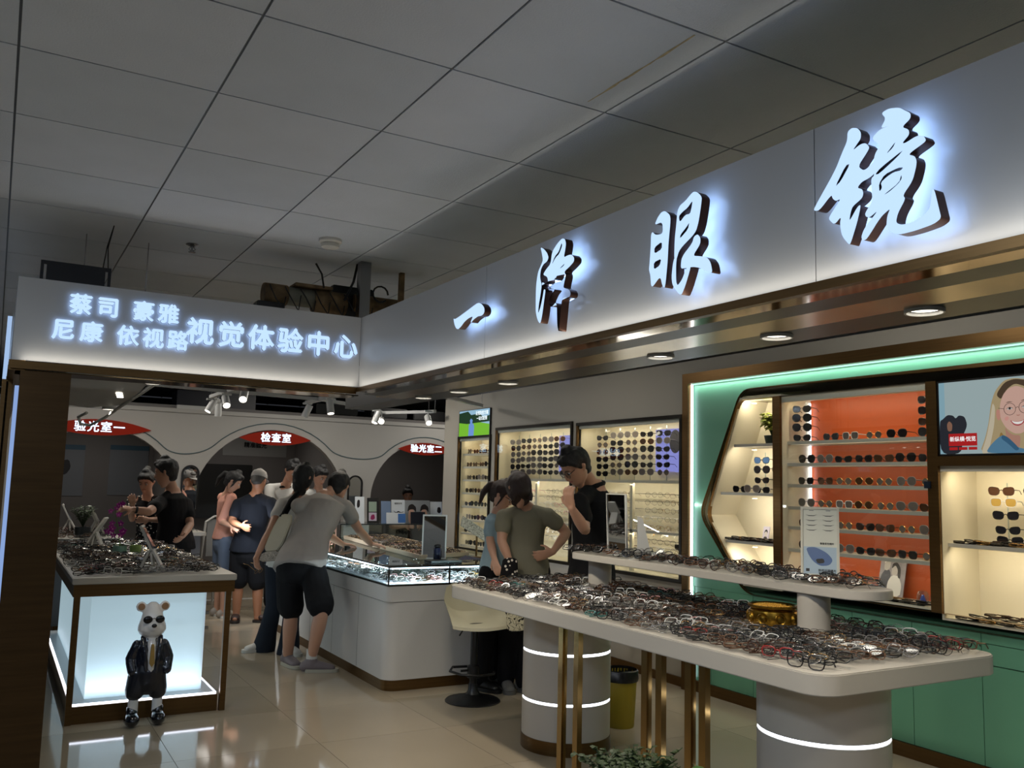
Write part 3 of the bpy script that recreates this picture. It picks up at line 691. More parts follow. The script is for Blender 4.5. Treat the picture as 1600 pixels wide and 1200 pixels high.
MB().tube([tuple(S @ Vector(v)) for v in ((.447,.240,.0013),(.456,.247,.0013),(.465,.243,.0013))], .0013, emis('scr_rim', (80,66,62), .4), 5).obj('picture_bridge', bs)
MB().tube([tuple(S @ Vector(v)) for v in ((.383,.240,.0013),(.352,.245,.0013))], .0013, emis('scr_rim', (80,66,62), .4), 5).obj('picture_temple', bs)
sp([(.055,.045),(.225,.045),(.225,.115),(.055,.115)], emis('scr_red', (196,38,40), E_), 'red_banner', .0015, 0)
place(textmesh('新纵横·悦览', .030, 0, .0004), 'banner_text', S @ Matrix.Translation((.14, .082, .0022)), [emis('scr_white', (250,250,250), 1)], bs)
for k in range(3): sp([(.058+.058*k,.022),(.108+.058*k,.022),(.108+.058*k,.038),(.058+.058*k,.038)], emis('scr_red', (196,38,40), E_), 'red_button', .0015, 0)
# ================================================================ CENTRAL COUNTER
CO = thing('glass_counter', 'long white sales counter with rounded front corner and lit glass top case', 'counter', (3.2, 7.8, 0))
X0, X1, Y0, Y1 = 2.56, 3.9, 6.16, 9.42
MB().rbox(X0+.012, X1, Y0+.012, Y1, 0, .078, .10, GOLD, corners='1000').obj('plinth', CO, True)
MB().rbox(X0+.006, X1, Y0+.006, Y1, .078, .635, .10, WHITE, 8, corners='1000').obj('body', CO, True)
MB().rbox(X0, X1, Y0, Y1, .64, .752, .05, WHITE, 6, corners='1000').obj('upper_band', CO, True)
m = MB(); SE = mat('seam_shadow', (90,88,84), .7)
for y in (6.75, 7.35, 7.95, 8.55, 9.15): m.box(X0+.0055, X0+.007, y, y+.004, .08, .635, SE)
m.obj('door_seams', CO)
MB().box(X0+.02, X1-.02, Y0+.02, Y1-.02, .754, .766, mat('tray_lit', (226,230,238), .5)).obj('display_deck', CO)
FR = mat('counter_frame', (44, 36, 24), .3, .7)
f = MB(); z0, z1 = .753, .90
for (x, y) in ((X0+.004,Y0+.004),(X0+.004,7.72),(X0+.004,Y1-.012),(3.06,Y0+.004),(3.5,Y0+.004),(X1-.012,Y0+.004)):
    f.box(x, x+.009, y, y+.009, z0, z1, FR)
for z in (z0, z1-.012):
    f.box(X0+.002, X0+.012, Y0+.002, Y1, z, z+.012, FR); f.box(X0+.012, X1, Y0+.002, Y0+.012, z, z+.012, FR)
f.obj('metal_frame', CO)
MB().box(X0+.006, X0+.009, Y0+.012, Y1, z0+.012, z1-.012, GLASSC).obj('side_glass', CO)
MB().box(X0+.013, X1, Y0+.006, Y0+.009, z0+.012, z1-.012, GLASSC).obj('front_glass', CO)
MB().box(X0+.012, X1, Y0+.012, Y1, z1-.006, z1, glassmat('counter_top_glass', (170,182,180), .14)).obj('top_glass', CO)
MB().box(X0+.014, X0+.022, Y0+.02, Y1, z1-.024, z1-.014, LEDW).obj('led_strip', CO)
MB().box(X0+.03, X1, Y0+.014, Y0+.022, z1-.024, z1-.014, LEDW).obj('led_strip', CO)
light('AREA', (X0+.03, 7.8, .885), 30, (.84,.9,1), .01, 3.4, to=(X0+.3, 7.9, .77), name='counter_led')
light('AREA', (3.2, Y0+.03, .885), 17, (.84,.9,1), 1.3, .01, to=(3.2, Y0+.3, .77), name='counter_led')
# ================================================================ BIG ROUND-EDGED DISPLAY TABLE
TX0, TX1, TY0, TY1, TZ = 2.475, 3.52, 2.13, 5.02, .90
tb = thing('display_table', 'long white rounded display table heaped with spectacle frames on two round columns', 'display table', (3.05, 3.6, 0))
TW = mat('table_white', (186, 180, 170), .38)
MB().rbox(TX0, TX1, TY0, TY1, TZ-.075, TZ, .10, TW, 8).obj('table_top', tb, True, bevel=.004)
RING = emis('ring_light', (235, 242, 255), 6)
def column(cx, cy, r):
    MB().lathe([(r+.004,0),(r+.004,.075),(r-.002,.076)], GOLD, (cx,cy,0), 48).obj('column_plinth', tb, True)
    c_ = MB().lathe([(r,.076),(r,.272),(r-.008,.274),(r-.008,.286),(r,.288),(r,.548),(r-.008,.55),(r-.008,.562),(r,.564),(r,TZ-.0755)], TW, (cx,cy,0), 48).obj('column', tb, True)
    for z in (.280, .556): MB().lathe([(r-.004,-.0065),(r-.004,.0065)], RING, (cx,cy,z), 48).obj('ring_light', c_, True)
column(3.05, 4.53, .262); column(3.02, 2.60, .262)
for (x, y) in ((2.535,3.80),(2.56,3.70),(2.56,3.17),(2.575,3.09),(2.60,2.93),(2.615,2.86)):
    MB().box(x-.014, x+.014, y-.02, y+.02, 0, TZ-.0755, GOLDU).obj('bronze_upright', tb)
up = thing('raised_shelf', 'narrow white rounded shelf raised over the long display table', 'display shelf', (3.25, 3.5, .9))
MB().rbox(3.075, 3.36, 2.44, 4.62, 1.082, 1.12, .135, TW, 10).obj('shelf_board', up, True, bevel=.003)
for (x, y) in ((3.235, 4.46), (3.16, 2.76)):
    MB().lathe([(.07,0),(.07,.1815)], TW, (x,y,.9005), 32).obj('support_column', up, True)
# ================================================================ LEFT LIT DISPLAY TABLE WITH BRONZE FRAME
ot = thing('display_cabinet', 'bronze framed display table with glowing white box below and frames on top', 'display table', (.95, 7.7, 0))
OX0, OX1, OY0, OY1, OZ = .47, 1.46, 6.12, 9.15, .88
MB().box(OX0, OX1, OY0, OY1, OZ-.04, OZ, mat('quartz_top', (176,172,162), .35)).obj('table_top', ot, bevel=.004)
MB().box(OX0+.01, OX1-.01, OY0+.01, OY1-.01, OZ-.115, OZ-.041, GOLD).obj('apron', ot)
for (x, y) in ((OX0+.035,OY0+.03),(OX1-.045,OY0+.03),(OX0+.035,OY1-.06),(OX1-.045,OY1-.06)):
    MB().box(x-.018, x+.018, y-.015, y+.02, .0, OZ-.115, GOLD).obj('leg', ot)
MB().box(OX0+.04, OX1-.075, OY0+.03, OY1-.05, 0, .105, GOLD).obj('plinth', ot)
MB().box(OX0+.055, OX1-.085, OY0+.045, OY1-.06, .106, .116, mat('plinth_white', (200,204,208), .3)).obj('plinth_top', ot)
MB().box(OX0+.05, OX1-.085, OY0+.036, OY0+.046, .106, .118, LEDW).obj('led_strip', ot)
MB().box(OX1-.092, OX1-.082, OY0+.04, OY1-.06, .106, .118, LEDW).obj('led_strip', ot)
MB().box(OX0+.044, OX0+.056, OY0+.04, OY1-.06, .106, .118, LEDW).obj('led_strip', ot)
GB = mat('glow_box', (190,210,220), .4, emit=(196,226,238), estr=.50)
MB().box(OX0+.13, OX1-.17, OY0+.16, OY1-.2, .118, OZ-.116, GB).obj('glowing_box', ot)
m = MB().box(OX1-.17, OX1-.155, OY0+.17, OY0+.9, .118, OZ-.13, mat('acrylic_edge', (210,222,228), .2, emit=(200,225,240), estr=.35)); m.obj('side_board', ot)
for z in (.60, .50): MB().box(OX1-.155, OX1-.13, OY0+.17, OY0+.2, z, z+.02, STEEL).obj('hinge', ot)
light('AREA', (.93, OY0+.06, .14), 1.6, (.8,.9,1), .8, .02, to=(.93, OY0+.16, .5), name='base_led')
ot2 = thing('display_table', 'second left display table covered with frames behind the orchid table', 'display table', (1.2, 10.2, 0))
MB().box(.5, 1.16, 9.48, 10.95, .86, .90, mat('quartz_top', (176,172,162), .35)).obj('table_top', ot2, bevel=.004)
MB().box(.56, 1.10, 9.56, 10.9, .08, .855, mat('grey_panel', (96,96,98), .5)).obj('body', ot2)
MB().box(.6, 1.06, 9.6, 10.88, 0, .08, GOLD).obj('plinth', ot2)
ot3 = thing('display_table', 'third left display table partly visible between the couple and the girl in pink', 'display table', (1.85, 10.7, 0))
MB().box(1.50, 2.12, 10.42, 11.2, .86, .90, mat('quartz_top', (176,172,162), .35)).obj('table_top', ot3, bevel=.004)
MB().box(1.55, 2.07, 10.48, 11.15, .08, .855, mat('grey_panel', (96,96,98), .5)).obj('body', ot3)
MB().box(1.58, 2.03, 10.52, 11.12, 0, .08, GOLD).obj('plinth', ot3)
# rear counter with posters
rcn = thing('glass_counter', 'rear glass counter carrying the row of poster boards near the back arches', 'counter', (4.6, 10.3, 0))
MB().box(3.55, 5.75, 10.05, 10.6, .0, .72, mat('rear_counter_white', (170,170,168), .4)).obj('body', rcn)
MB().box(3.57, 5.73, 10.07, 10.58, .72, .73, emis('rear_deck', (190,210,235), .10)).obj('display_deck', rcn)
MB().box(3.55, 5.75, 10.05, 10.055, .73, 1.0, GLASSC).obj('front_glass', rcn)
MB().box(3.55, 5.75, 10.05, 10.6, 1.0, 1.012, mat('rear_top', (48,56,58), .15)).obj('top', rcn)
f = MB()
for x in (3.55, 4.6, 5.74): f.box(x, x+.01, 10.045, 10.055, .72, 1.0, FR)
f.obj('metal_frame', rcn)
light('AREA', (4.6, 10.09, .985), 3.0, (.85,.92,1), 2.0, .01, to=(4.6, 10.4, .74), name='counter_led')
# ================================================================ CEILING SPOTS OF THE SHOP
CAN = mat('lamp_white', (196,196,194), .4)
BULB = emis('bulb_face', (255,246,228), 6)
WARMW = (1, .90, .74)
def downlight(x, y, z, lb, p=26):
    t = thing('downlight', lb, 'ceiling light', (x, y, z), 'round can downlights under the shop soffit')
    MB().lathe([(.052,.09),(.052,0),(.046,0),(.046,.012),(.03,.03)], CAN, (x,y,z), 24).obj('housing', t, True)
    MB().lathe([(.040,.010),(.040,.014)], BULB, (x,y,z), 20).obj('lamp_face', t)
    light('SPOT', (x, y, z-.01), p, WARMW, .04, to=(x+.75, y, 0), spot=2.0, blend=.7, name='downlight_beam')
DL = 'round can downlight under the right-hand soffit'
for k, y in enumerate((1.49, 2.02, 2.60, 3.76, 4.30, 4.76, .9, .2)):
    x = 2.155
    downlight(x, y, 2.012, DL+[' nearest the right edge of the photo',', second from the right edge of the photo',', above the middle of the raised shelf',', first left of the green wall corner',', second left of the green wall corner',', nearest the fascia corner',' beyond the right edge',' beyond the right edge'][k], 25)
downlight(.737, 5.28, 2.03, 'can downlight beside the white canopy, over the left lit cabinet', 14)
downlight(.75, 7.66, 2.03, 'can downlight at the lower end of the white canopy', 16)
downlight(2.2, 5.6, 2.06, 'can downlight just behind the corner where both fascias meet', 15)
TRK = mat('track_white', (170,170,168), .4)
def track(pts, lb, z=2.36):
    t = thing('track_rail', lb, 'track rail', (*pts[0], z))
    for a, b_ in zip(pts, pts[1:]):
        a = Vector((*a, z)); b2 = Vector((*b_, z)); d = (b2-a).normalized(); n = Vector((-d.y, d.x, 0))*.02
        m = MB(); m.add([a-n, a+n, b2+n, b2-n, a-n+Vector((0,0,.035)), a+n+Vector((0,0,.035)), b2+n+Vector((0,0,.035)), b2-n+Vector((0,0,.035))],
          [(0,1,2,3),(7,6,5,4),(0,4,5,1),(1,5,6,2),(2,6,7,3),(3,7,4,0)], TRK); m.obj('rail', t)
    for a in pts: MB().tube([(*a, z+.03), (*a, ZC)], .003, STEEL, 5).obj('suspension_wire', t)
track([(1.10, 8.9), (1.955, 9.05), (2.95, 9.22), (2.95, 6.4)], 'white track rail frame hanging over the left side of the shop')
track([(2.143, 10.328), (1.96, 9.85), (1.955, 9.10)], 'short white track rail carrying the left cluster of spotlights')
track([(1.955, 9.0), (1.955, 6.3)], 'long white track rail running towards the left fascia')
track([(2.98, 9.75), (2.98, 9.27)], 'short white track rail above the rear end of the counter')
track([(3.0, 9.24), (3.908, 9.971), (4.164, 10.446), (4.535, 9.845), (4.55, 9.7)], 'white track rail hanging over the rear counter')
track([(2.98, 7.2), (4.6, 8.6)], 'white track rail branching towards the landscape screen')
def spotlamp(px, py, z, aim, lb, p=14, lit=True):
    b0 = onz(px, py, z); v = (Vector(aim)-b0).normalized()
    t = thing('track_spotlight', lb, 'spotlight', (b0.x, b0.y, z), 'white cylinder spotlights on the hanging tracks')
    R_ = v.to_track_quat('-Z', 'Y').to_matrix().to_4x4(); M_ = Matrix.Translation(b0) @ R_
    MB().lathe([(.036,.07),(.038,.065),(.038,-.075),(.034,-.075),(.034,-.062)], CAN, (0,0,0), 20, mtx=M_).obj('housing', t, True)
    MB().lathe([(.033,-.066),(.033,-.070)], BULB if lit else CAN, (0,0,0), 20, mtx=M_).obj('lamp_face', t)
    MB().tube([tuple(M_ @ Vector((.0,0,.05))), (b0.x, b0.y, 2.358)], .007, CAN, 6).obj('bracket', t)
    MB().box(b0.x-.05, b0.x+.05, b0.y-.015, b0.y+.015, 2.34, 2.36, CAN).obj('adapter', t)
    if lit: light('SPOT', tuple(b0+v*.09), p, WARMW, .03, to=tuple(b0+v*2), spot=1.25, blend=.7, name='spot_beam')
    return t
for (px, py, z, aim, lb) in (
 (330,634,2.28,(1.2,9.6,.9),'white track spotlight, leftmost of the cluster above the middle arch, tilted left'),
 (341,640,2.27,(2.2,10.4,.9),'white track spotlight tucked behind the leftmost one of the left cluster'),
 (353,627,2.28,(1.9,6.9,.4),'white track spotlight in the middle of the left cluster, seen from its side'),
 (381,618,2.28,(1.3,6.4,.8),'white track spotlight with glowing lower edge, rightmost of the left cluster'),
 (480,642,2.27,(2.2,9.9,.4),'white track spotlight, leftmost of the three under the fascia corner'),
 (516,636,2.27,(3.0,8.4,.9),'white track spotlight, middle of the three under the fascia corner'),
 (551,626,2.27,(2.9,7.4,.9),'white track spotlight, rightmost of the three under the fascia corner'),
 (588,652,2.27,(3.4,9.6,1.0),'white track spotlight beside the bright round one over the rear counter'),
 (596,657,2.25,(2.3,6.0,1.2),'track spotlight whose bright round face looks at the camera'),
 (669,656,2.25,(3.9,7.6,.9),'white track spotlight nearest the landscape screen')):
    spotlamp(px, py, z, aim, lb)
# fixtures over the rear of the shop (dark ducts above the arch wall)
d_ = thing('air_duct', 'black duct boxes lying above the arch wall near the landscape screen', 'duct', (4.2, 11.9, 2.4))
for (x0, x1) in ((3.75, 4.35), (4.55, 5.1), (5.2, 5.7)): MB().box(x0, x1, 11.8, 12.1, 2.42, 2.56, BLACK).obj('duct_box', d_, bevel=.01)
d_ = thing('storage_box', 'dark box lying on top of the arch wall above the left arch', 'box', (2.4, 12.0, 2.36))
MB().box(1.95, 2.95, 11.9, 12.3, 2.40, 2.62, mat('navy_box', (26,28,40), .4)).obj('carton', d_, bevel=.008)
MB().box(1.9, 2.35, 11.56, 11.7, 2.35, 2.40, mat('box_white', (190,190,186), .5)).obj('white_tray', d_)
# unseen fill lamps added below the ceiling to brighten the shop interior
for (x, y, e) in ((1.0, 9.9, 22), (3.4, 9.9, 24), (5.6, 10.6, 14), (3.4, 6.2, 10), (3.6, 3.2, 12)):
    light('AREA', (x, y, 2.80), e, (1,.95,.86), .5, name='shop_fill')
# white canopy with curled tail behind the left fascia
cn = thing('canopy_panel', 'pale translucent canopy sheet with curled lower edge behind the bronze post', 'panel', (.5, 6.0, 2.05))
P = [(.29,5.05),(.70,5.05),(.76,6.0),(.80,7.3),(.62,7.8),(.4,7.6),(.32,6.4)]
MB().prism(P, 2.045, 2.06, mat('canopy_white', (168,166,160), .35)).obj('sheet', cn)
MB().tube([(.76,5.2,2.05),(.79,6.2,2.05),(.80,7.3,2.04),(.75,7.9,1.98),(.66,8.1,1.92),(.58,8.0,1.92),(.55,7.85,1.97),(.6,7.75,2.0)], .012, mat('canopy_edge', (190,190,186), .3), 8).obj('curled_edge', cn, True)
for (x, y) in ((.34, 5.3), (.66, 5.3), (.45, 7.4), (.76, 7.2)): MB().tube([(x,y,2.058),(x,y,ZC)], .003, STEEL, 5).obj('suspension_wire', cn)
for (x, y) in ((.66, 6.2), (.68, 6.35), (.70, 6.5)): MB().lathe([(.02,0),(.02,-.006)], BULB, (x,y,2.044), 12).obj('small_lamp', cn)
# ================================================================ SPECTACLES
LENS_CLEAR = glassmat('demo_lens', (246,246,244), .10, .12)
LENS_DARK = mat('lens_dark', (26, 24, 26), .08, spec=.7)
LENS_BROWN = mat('lens_brown', (66, 44, 30), .1, spec=.7)
LENS_GREY = mat('lens_grey', (92, 86, 84), .1, spec=.7)
LENS_BLUE = mat('lens_blue', (58, 84, 120), .06, .4, spec=.8)
LENS_AMBER = mat('lens_amber', (170, 140, 70), .1, spec=.7)
FM = {k: mat('frame_'+k, c, r, m_) for k, c, r, m_ in (
  ('black', (20,19,20), .25, 0), ('tortoise', (66,38,22), .25, 0), ('gold', (190,150,90), .25, 1), ('silver', (188,188,192), .22, 1),
  ('gunmetal', (74,72,74), .3, 1), ('teal', (30,110,108), .3, 0), ('red', (150,36,34), .3, 0), ('pink', (214,160,158), .3, 0),
  ('clear', (206,206,204), .15, 0), ('brown', (98,66,44), .3, 0), ('white', (214,212,206), .3, 0), ('grey', (120,118,118), .3, 0), ('yellow', (200,150,50), .3, 0))}
def lens_pts(a, b, nn, cat, N):
    P = []
    for k in range(N):
        t = 2*PI*k/N; c_, s_ = math.cos(t), math.sin(t)
        x = a*math.copysign(abs(c_)**(2/nn), c_); z = b*math.copysign(abs(s_)**(2/nn), s_)
        z += cat*b*max(0, x/a)*max(0, z/b+.4)
        if z < 0: x *= 1-.12*(-z/b)
        P.append((x, z))
    return P
def specs(frame, lens, shape='rect', tube=.0022, N=14, sun=False, n=4, folded=False):
    """dict part -> MB, front plane y=0 facing -Y, bottom of rims at z=0, temples towards +Y"""
    a, b, nn, cat = {'rect': (.026,.018,3.2,0), 'round': (.024,.023,2.05,0), 'cat': (.027,.020,2.7,.28), 'big': (.031,.027,2.5,.06),
                     'square': (.029,.024,3.6,0), 'wayf': (.029,.022,3.0,.18), 'avia': (.029,.025,2.2,-.05)}[shape]
    bz = b; hw = a+.009
    fr = FM[frame]; out = {'front': MB(), 'lens': [], 'temple': []}
    for s in (-1, 1):
        L = lens_pts(a, b, nn, cat, N); wrap = .06
        P3 = [(s*(hw+x), abs(hw+x)*wrap*.5, bz+z) for x, z in L]
        out['front'].tube(P3, tube, fr, n, closed=True)
        lm = MB(); lm.add([(p[0], p[1]+.0005, p[2]) for p in P3], [tuple(range(N))], lens); out['lens'].append(lm)
    out['front'].tube([(-.010, 0, bz+.004), (0, -.001, bz+.008), (.010, 0, bz+.004)], tube*1.1, fr, n)
    xo = hw+a
    for s in (-1, 1):
        t = MB(); y0 = xo*.03
        if folded: pts = [(s*xo, y0, bz+.008), (s*(xo+.002), .008, bz+.008), (s*.01, .011+.004*(s > 0), bz+.006), (-s*xo*.6, .011+.004*(s > 0), bz-.008)]
        else: pts = [(s*xo, y0, bz+.008), (s*(xo+.004), .010, bz+.008), (s*(xo+.001), .085, bz+.006), (s*(xo-.004), .128, bz-.014)]
        t.tube(pts, [tube*1.2, tube*1.3, tube*1.1, tube*1.3], fr, n); out['temple'].append(t)
    return out
def merged(sp_, name):
    m = MB(); 
    for q in [sp_['front']]+sp_['lens']+sp_['temple']:
        for f, mi in zip(q.f, q.m):
            pass
        k = len(m.v); m.v += q.v
        for f, mi in zip(q.f, q.m): m.f.append(tuple(k+a for a in f)); m.m.append(m.mi(q.mats[mi]))
    me = bpy.data.meshes.new(name); me.from_pydata(m.v, [], m.f)
    for mm in m.mats: me.materials.append(mm)
    me.polygons.foreach_set('material_index', m.m); me.polygons.foreach_set('use_smooth', [len(f) == 4 for f in m.f]); me.update()
    me['_n'] = 1; return me
SUNK = [('black', LENS_DARK, 'wayf'), ('black', LENS_DARK, 'big'), ('tortoise', LENS_BROWN, 'wayf'), ('gold', LENS_GREY, 'round'), ('black', LENS_DARK, 'cat'),
        ('tortoise', LENS_DARK, 'square'), ('grey', LENS_GREY, 'big'), ('gold', LENS_BROWN, 'avia'), ('clear', LENS_GREY, 'square'), ('black', LENS_BLUE, 'wayf'), ('clear', LENS_AMBER, 'square')]
SUNP = []; SUNM = []
for fr, ln, shp in SUNK:
    tb_ = .0021 if fr != 'gold' else .0013
    sp_ = specs(fr, ln, shp, tb_, 14, n=4)
    SUNP.append({'front_frame': sp_['front'].mesh('front_frame', True), 'lens': [q.mesh('lens') for q in sp_['lens']], 'temple': [q.mesh('temple', True) for q in sp_['temple']]})
    SUNM.append(merged(sp_, 'sunglasses'))
    SUNM[-1]['fold'] = 0
SUNF = [merged(specs(fr, ln, shp, .0028, 12, folded=True), 'sunglasses') for fr, ln, shp in SUNK[:6]]
def rotz(a): return Matrix.Rotation(a, 4, 'Z')
FACE_X = rotz(-PI/2)       # front towards -X
TINT = {0:'black',1:'black oversized',2:'tortoise brown',3:'thin gold round',4:'black cat-eye',5:'dark tortoise square',6:'grey oversized',7:'gold rimmed',8:'clear framed grey-lensed',9:'black framed blue-lensed',10:'pale amber-lensed'}
def sunglass(v, mtx, label, group, parts=True):
    if not parts:
        o = link('sunglasses', SUNM[v]); o.matrix_world = mtx; o['label'] = label; o['category'] = 'sunglasses'; o['group'] = group; return o
    t = bpy.data.objects.new('sunglasses', None); COL.objects.link(t); t.matrix_world = mtx; t.empty_display_size = .03
    tag(t, label, 'sunglasses', group)
    d = SUNP[v]
    for nm, me in [('front_frame', d['front_frame'])]+[('lens', q) for q in d['lens']]+[('temple', q) for q in d['temple']]:
        o = bpy.data.objects.new(nm, me); COL.objects.link(o); o.parent = t
    return t
def MT(x, y, z, yaw=0, pitch=0, roll=0):
    return Matrix.Translation((x,y,z)) @ rotz(yaw) @ FACE_X @ Matrix.Rotation(pitch, 4, 'X') @ Matrix.Rotation(roll, 4, 'Y')
ORD = ['topmost', 'second', 'third', 'fourth', 'fifth', 'sixth', 'seventh', 'lowest']
# orange case: shelves, lens colours left to right
osh = [(1.868, 'top shelf'), (1.718, 'second shelf'), (1.572, 'third shelf'), (1.42, 'fourth shelf'), (1.284, 'fifth shelf'), (1.132, 'sixth shelf')]
for i, (z, nm) in enumerate(osh):
    n = 4 if i == 0 else 7
    ys = [4.06, 3.90, 3.72, 3.56] if i == 0 else [4.27-.155*k for k in range(7)]
    for k, y in enumerate(ys):
        v = [[0,8,3,1],[1,6,4,0,2,1,0],[0,2,3,7,3,6,3],[6,3,8,7,3,6,2],[2,6,3,0,2,3,6],[1,4,6,0,2,5,3]][i][k]
        sunglass(v, MT(XW+.10, y+rnd.uniform(-.006,.006), z+.0025, rnd.uniform(-.12,.12)), '%s sunglasses, %s from the left on the %s of the orange case' % (TINT[v], ['first','second','third','fourth','fifth','sixth','seventh'][k], nm), 'sunglasses in the orange case')
# two clip-on columns in the orange case
for c_, (y, side) in enumerate(((4.29, 'left'), (3.33, 'right'))):
    pole = thing('display_rod', 'clear upright rod with clips in the upper %s of the orange case' % side, 'display rod', (XW+.12, y, 1.87))
    MB().tube([(XW+.13,y,1.868),(XW+.13,y,2.15)], .004, glassmat('acrylic', (230,240,245), .2), 6).obj('rod', pole)
    for k in range(4):
        z = 2.09-.066*k; MB().box(XW+.09, XW+.13, y-.006, y+.006, z-.004, z, OFFW).obj('peg', pole)
        v = [0,1,1,4][k] if c_ == 0 else [0,5,2,1][k]
        sunglass(v, MT(XW+.085, y, z-.02, .25 if c_ == 0 else -.1), '%s sunglasses, %s on the upper %s rod of the orange case' % (TINT[v], ORD[k], side), 'sunglasses in the orange case')
# niche
for c_, (y, nm) in enumerate(((4.70, 'left'), (4.52, 'right'))):
    for k in range(4):
        z = 1.74-.072*k; v = [[9,1,4,0],[0,1,0,4]][c_][k]
        sunglass(v, MT(XW+.12, y, z-.02, .12), '%s sunglasses, %s of the %s column in the slant-ended niche' % (TINT[v], ORD[k], nm), 'sunglasses in the niche')
    rod = thing('display_rod', 'thin clear rod behind the %s column in the slant-ended niche' % nm, 'display rod', (XW+.15, y, 1.505))
    MB().tube([(XW+.16,y,1.505),(XW+.16,y,1.80)], .004, glassmat('acrylic', (230,240,245), .2), 6).obj('rod', rod)
for k, y in enumerate((4.90, 4.80)):
    sunglass([0,6][k], MT(XW+.10, y-.02*k, 1.5075, .1), '%s sunglasses standing on the middle shelf at the slanted end, %s' % (TINT[[0,6][k]], 'nearer the edge' if k == 0 else 'nearer the rods'), 'sunglasses in the niche')
# right case columns
for c_, (y, nm) in enumerate(((2.945, 'left'), (2.745, 'right'))):
    for k in range(5):
        z = [1.56,1.495,1.425,1.345,1.285][k]; v = [[2,10,0,4,0],[0,1,1,0,4]][c_][k]
        sunglass(v, MT(XW+.17+.01*k, y-.004*k, z-.03, .22), '%s sunglasses, %s of the %s column in the case under the portrait screen' % (TINT[v], ORD[k], nm), 'sunglasses in the right case')
    rod = thing('display_rod', 'clear rod behind the %s column under the portrait screen' % nm, 'display rod', (XW+.22, y, 1.25))
    MB().tube([(XW+.23,y,1.25),(XW+.23,y,1.6)], .004, glassmat('acrylic', (230,240,245), .2), 6).obj('rod', rod)
FT = ['folded black broad-browed sunglasses','folded black oversized sunglasses','folded brown tortoise sunglasses','folded thin gold sunglasses','folded black cat-eye sunglasses','folded tortoise square sunglasses']
def flatsun(x, y, z, yaw, label, group, v=0):
    o = link('sunglasses', SUNF[v]); o.matrix_world = Matrix.Translation((x,y,z)) @ rotz(yaw) @ Matrix.Rotation(-PI/2+.25, 4, 'X'); o['label'] = label; o['category'] = 'sunglasses'; o['group'] = group
for k in range(30):
    flatsun(XW+.10+.05*(k%3)+rnd.uniform(-.01,.01), 3.10-.038*k*.9, 1.256+.006*(k%2), rnd.uniform(1.2,1.9), FT[k%6]+' in the heap on the shelf under the portrait screen', 'folded '+FT[k%6]+' on the right case shelf', k%6)
for k in range(30):
    flatsun(XW+.06+.075*(k%3)+rnd.uniform(-.01,.01), 3.08-.035*k, .838+.009*(k%3), rnd.uniform(1.2,1.9), FT[k%6]+' in the heap on the floor of the right case', FT[k%6]+' on the right case floor', k%6)
for k in range(16):
    flatsun(XW+.07+.045*(k%2), 4.92-.030*k, 1.162+.008*(k%2), rnd.uniform(1.2,1.9), FT[k%6]+' in the heap on the lowest niche shelf', FT[k%6]+' on the niche shelf', k%6)
for k in range(20):
    flatsun(XW+.05+.05*(k%2), 4.30-.050*k, .882+.006*(k%2), rnd.uniform(1.2,1.9), FT[k%6]+' lying on the floor of the orange case', FT[k%6]+' on the orange case floor', k%6)
# tall narrow case: eight shelves
for i, z in enumerate((1.867,1.718,1.568,1.416,1.262,1.108,.956,.815)):
    for k in range(5):
        y = 9.29-.148*k+rnd.uniform(-.01,.01); v = rnd.choice((0,1,4,5,2,0,6))
        sunglass(v, MT(XW+.10, y, z+.0025, rnd.uniform(-.2,.2)), 'dark sunglasses on the %s shelf of the tall narrow case' % ORD[i], 'sunglasses on the %s shelf of the tall case' % ORD[i], parts=False)
# white cases upper sections
for (yl, dy, nm) in ((6.66, .215, 'beside the green wall'), (8.24, .215, 'behind the olive-shirted woman')):
    for c_ in range(5):
        y = yl-.0-dy*c_
        rod = thing('display_rod', 'thin upright rod holding sunglasses in the white case %s' % nm, 'display rod', (XW+.14, y, 1.59), 'rods in the white case %s' % nm)
        MB().tube([(XW+.15,y,1.585),(XW+.15,y,2.05)], .004, glassmat('acrylic', (230,240,245), .2), 6).obj('rod', rod)
        for k in range(6):
            z = 1.98-.066*k+(-.012 if c_ == 0 else 0); v = rnd.choice((0,3,6,7,1,4,6))
            sunglass(v, MT(XW+.11, y+rnd.uniform(-.006,.006), z-.02, .35+rnd.uniform(-.1,.1)), 'sunglasses in the %s column from the left in the white case %s' % (['first','second','third','fourth','fifth'][c_], nm), 'sunglasses in column %d of the white case %s' % (c_+1, nm), parts=False)
# ---------------------------------------------------------------- clear-lens frames
EYEK = [('black','rect'),('black','round'),('black','square'),('tortoise','round'),('gunmetal','round'),('silver','rect'),('gold','round'),('brown','rect'),('grey','cat'),('clear','square'),('pink','cat'),('teal','rect'),('red','rect'),('white','square'),('yellow','round'),('black','wayf'),('silver','round')]
def eyem(fr, shp, N, n, folded=False):
    return merged(specs(fr, LENS_CLEAR, shp, .0025 if fr not in ('gold','silver','gunmetal') else .0012, N, n=n, folded=folded), 'eyeglasses')
EYE = [eyem(f, s, 14, 4) for f, s in EYEK]
EYEL = [eyem(f, s, 10, 3) for f, s in EYEK]
EYE = EYE+[eyem(f, s, 14, 4, True) for f, s in EYEK]; EYEL = EYEL+[eyem(f, s, 10, 3, True) for f, s in EYEK]; NK = len(EYEK)
def pick(wts): return rnd.choices(range(len(EYEK)), weights=wts)[0]
DARKW = [6,5,5,5,4,2,2,4,2,.5,.15,.12,.12,.06,.1,6,2]
LIGHTW = [4,3,3,4,4,3,2.5,3,3,1.2,.4,.15,.2,.25,.1,3,3]
COLW = [2,2,2,2,1,1,1,2,1,1,1,1.6,1.4,.6,1,2,1]
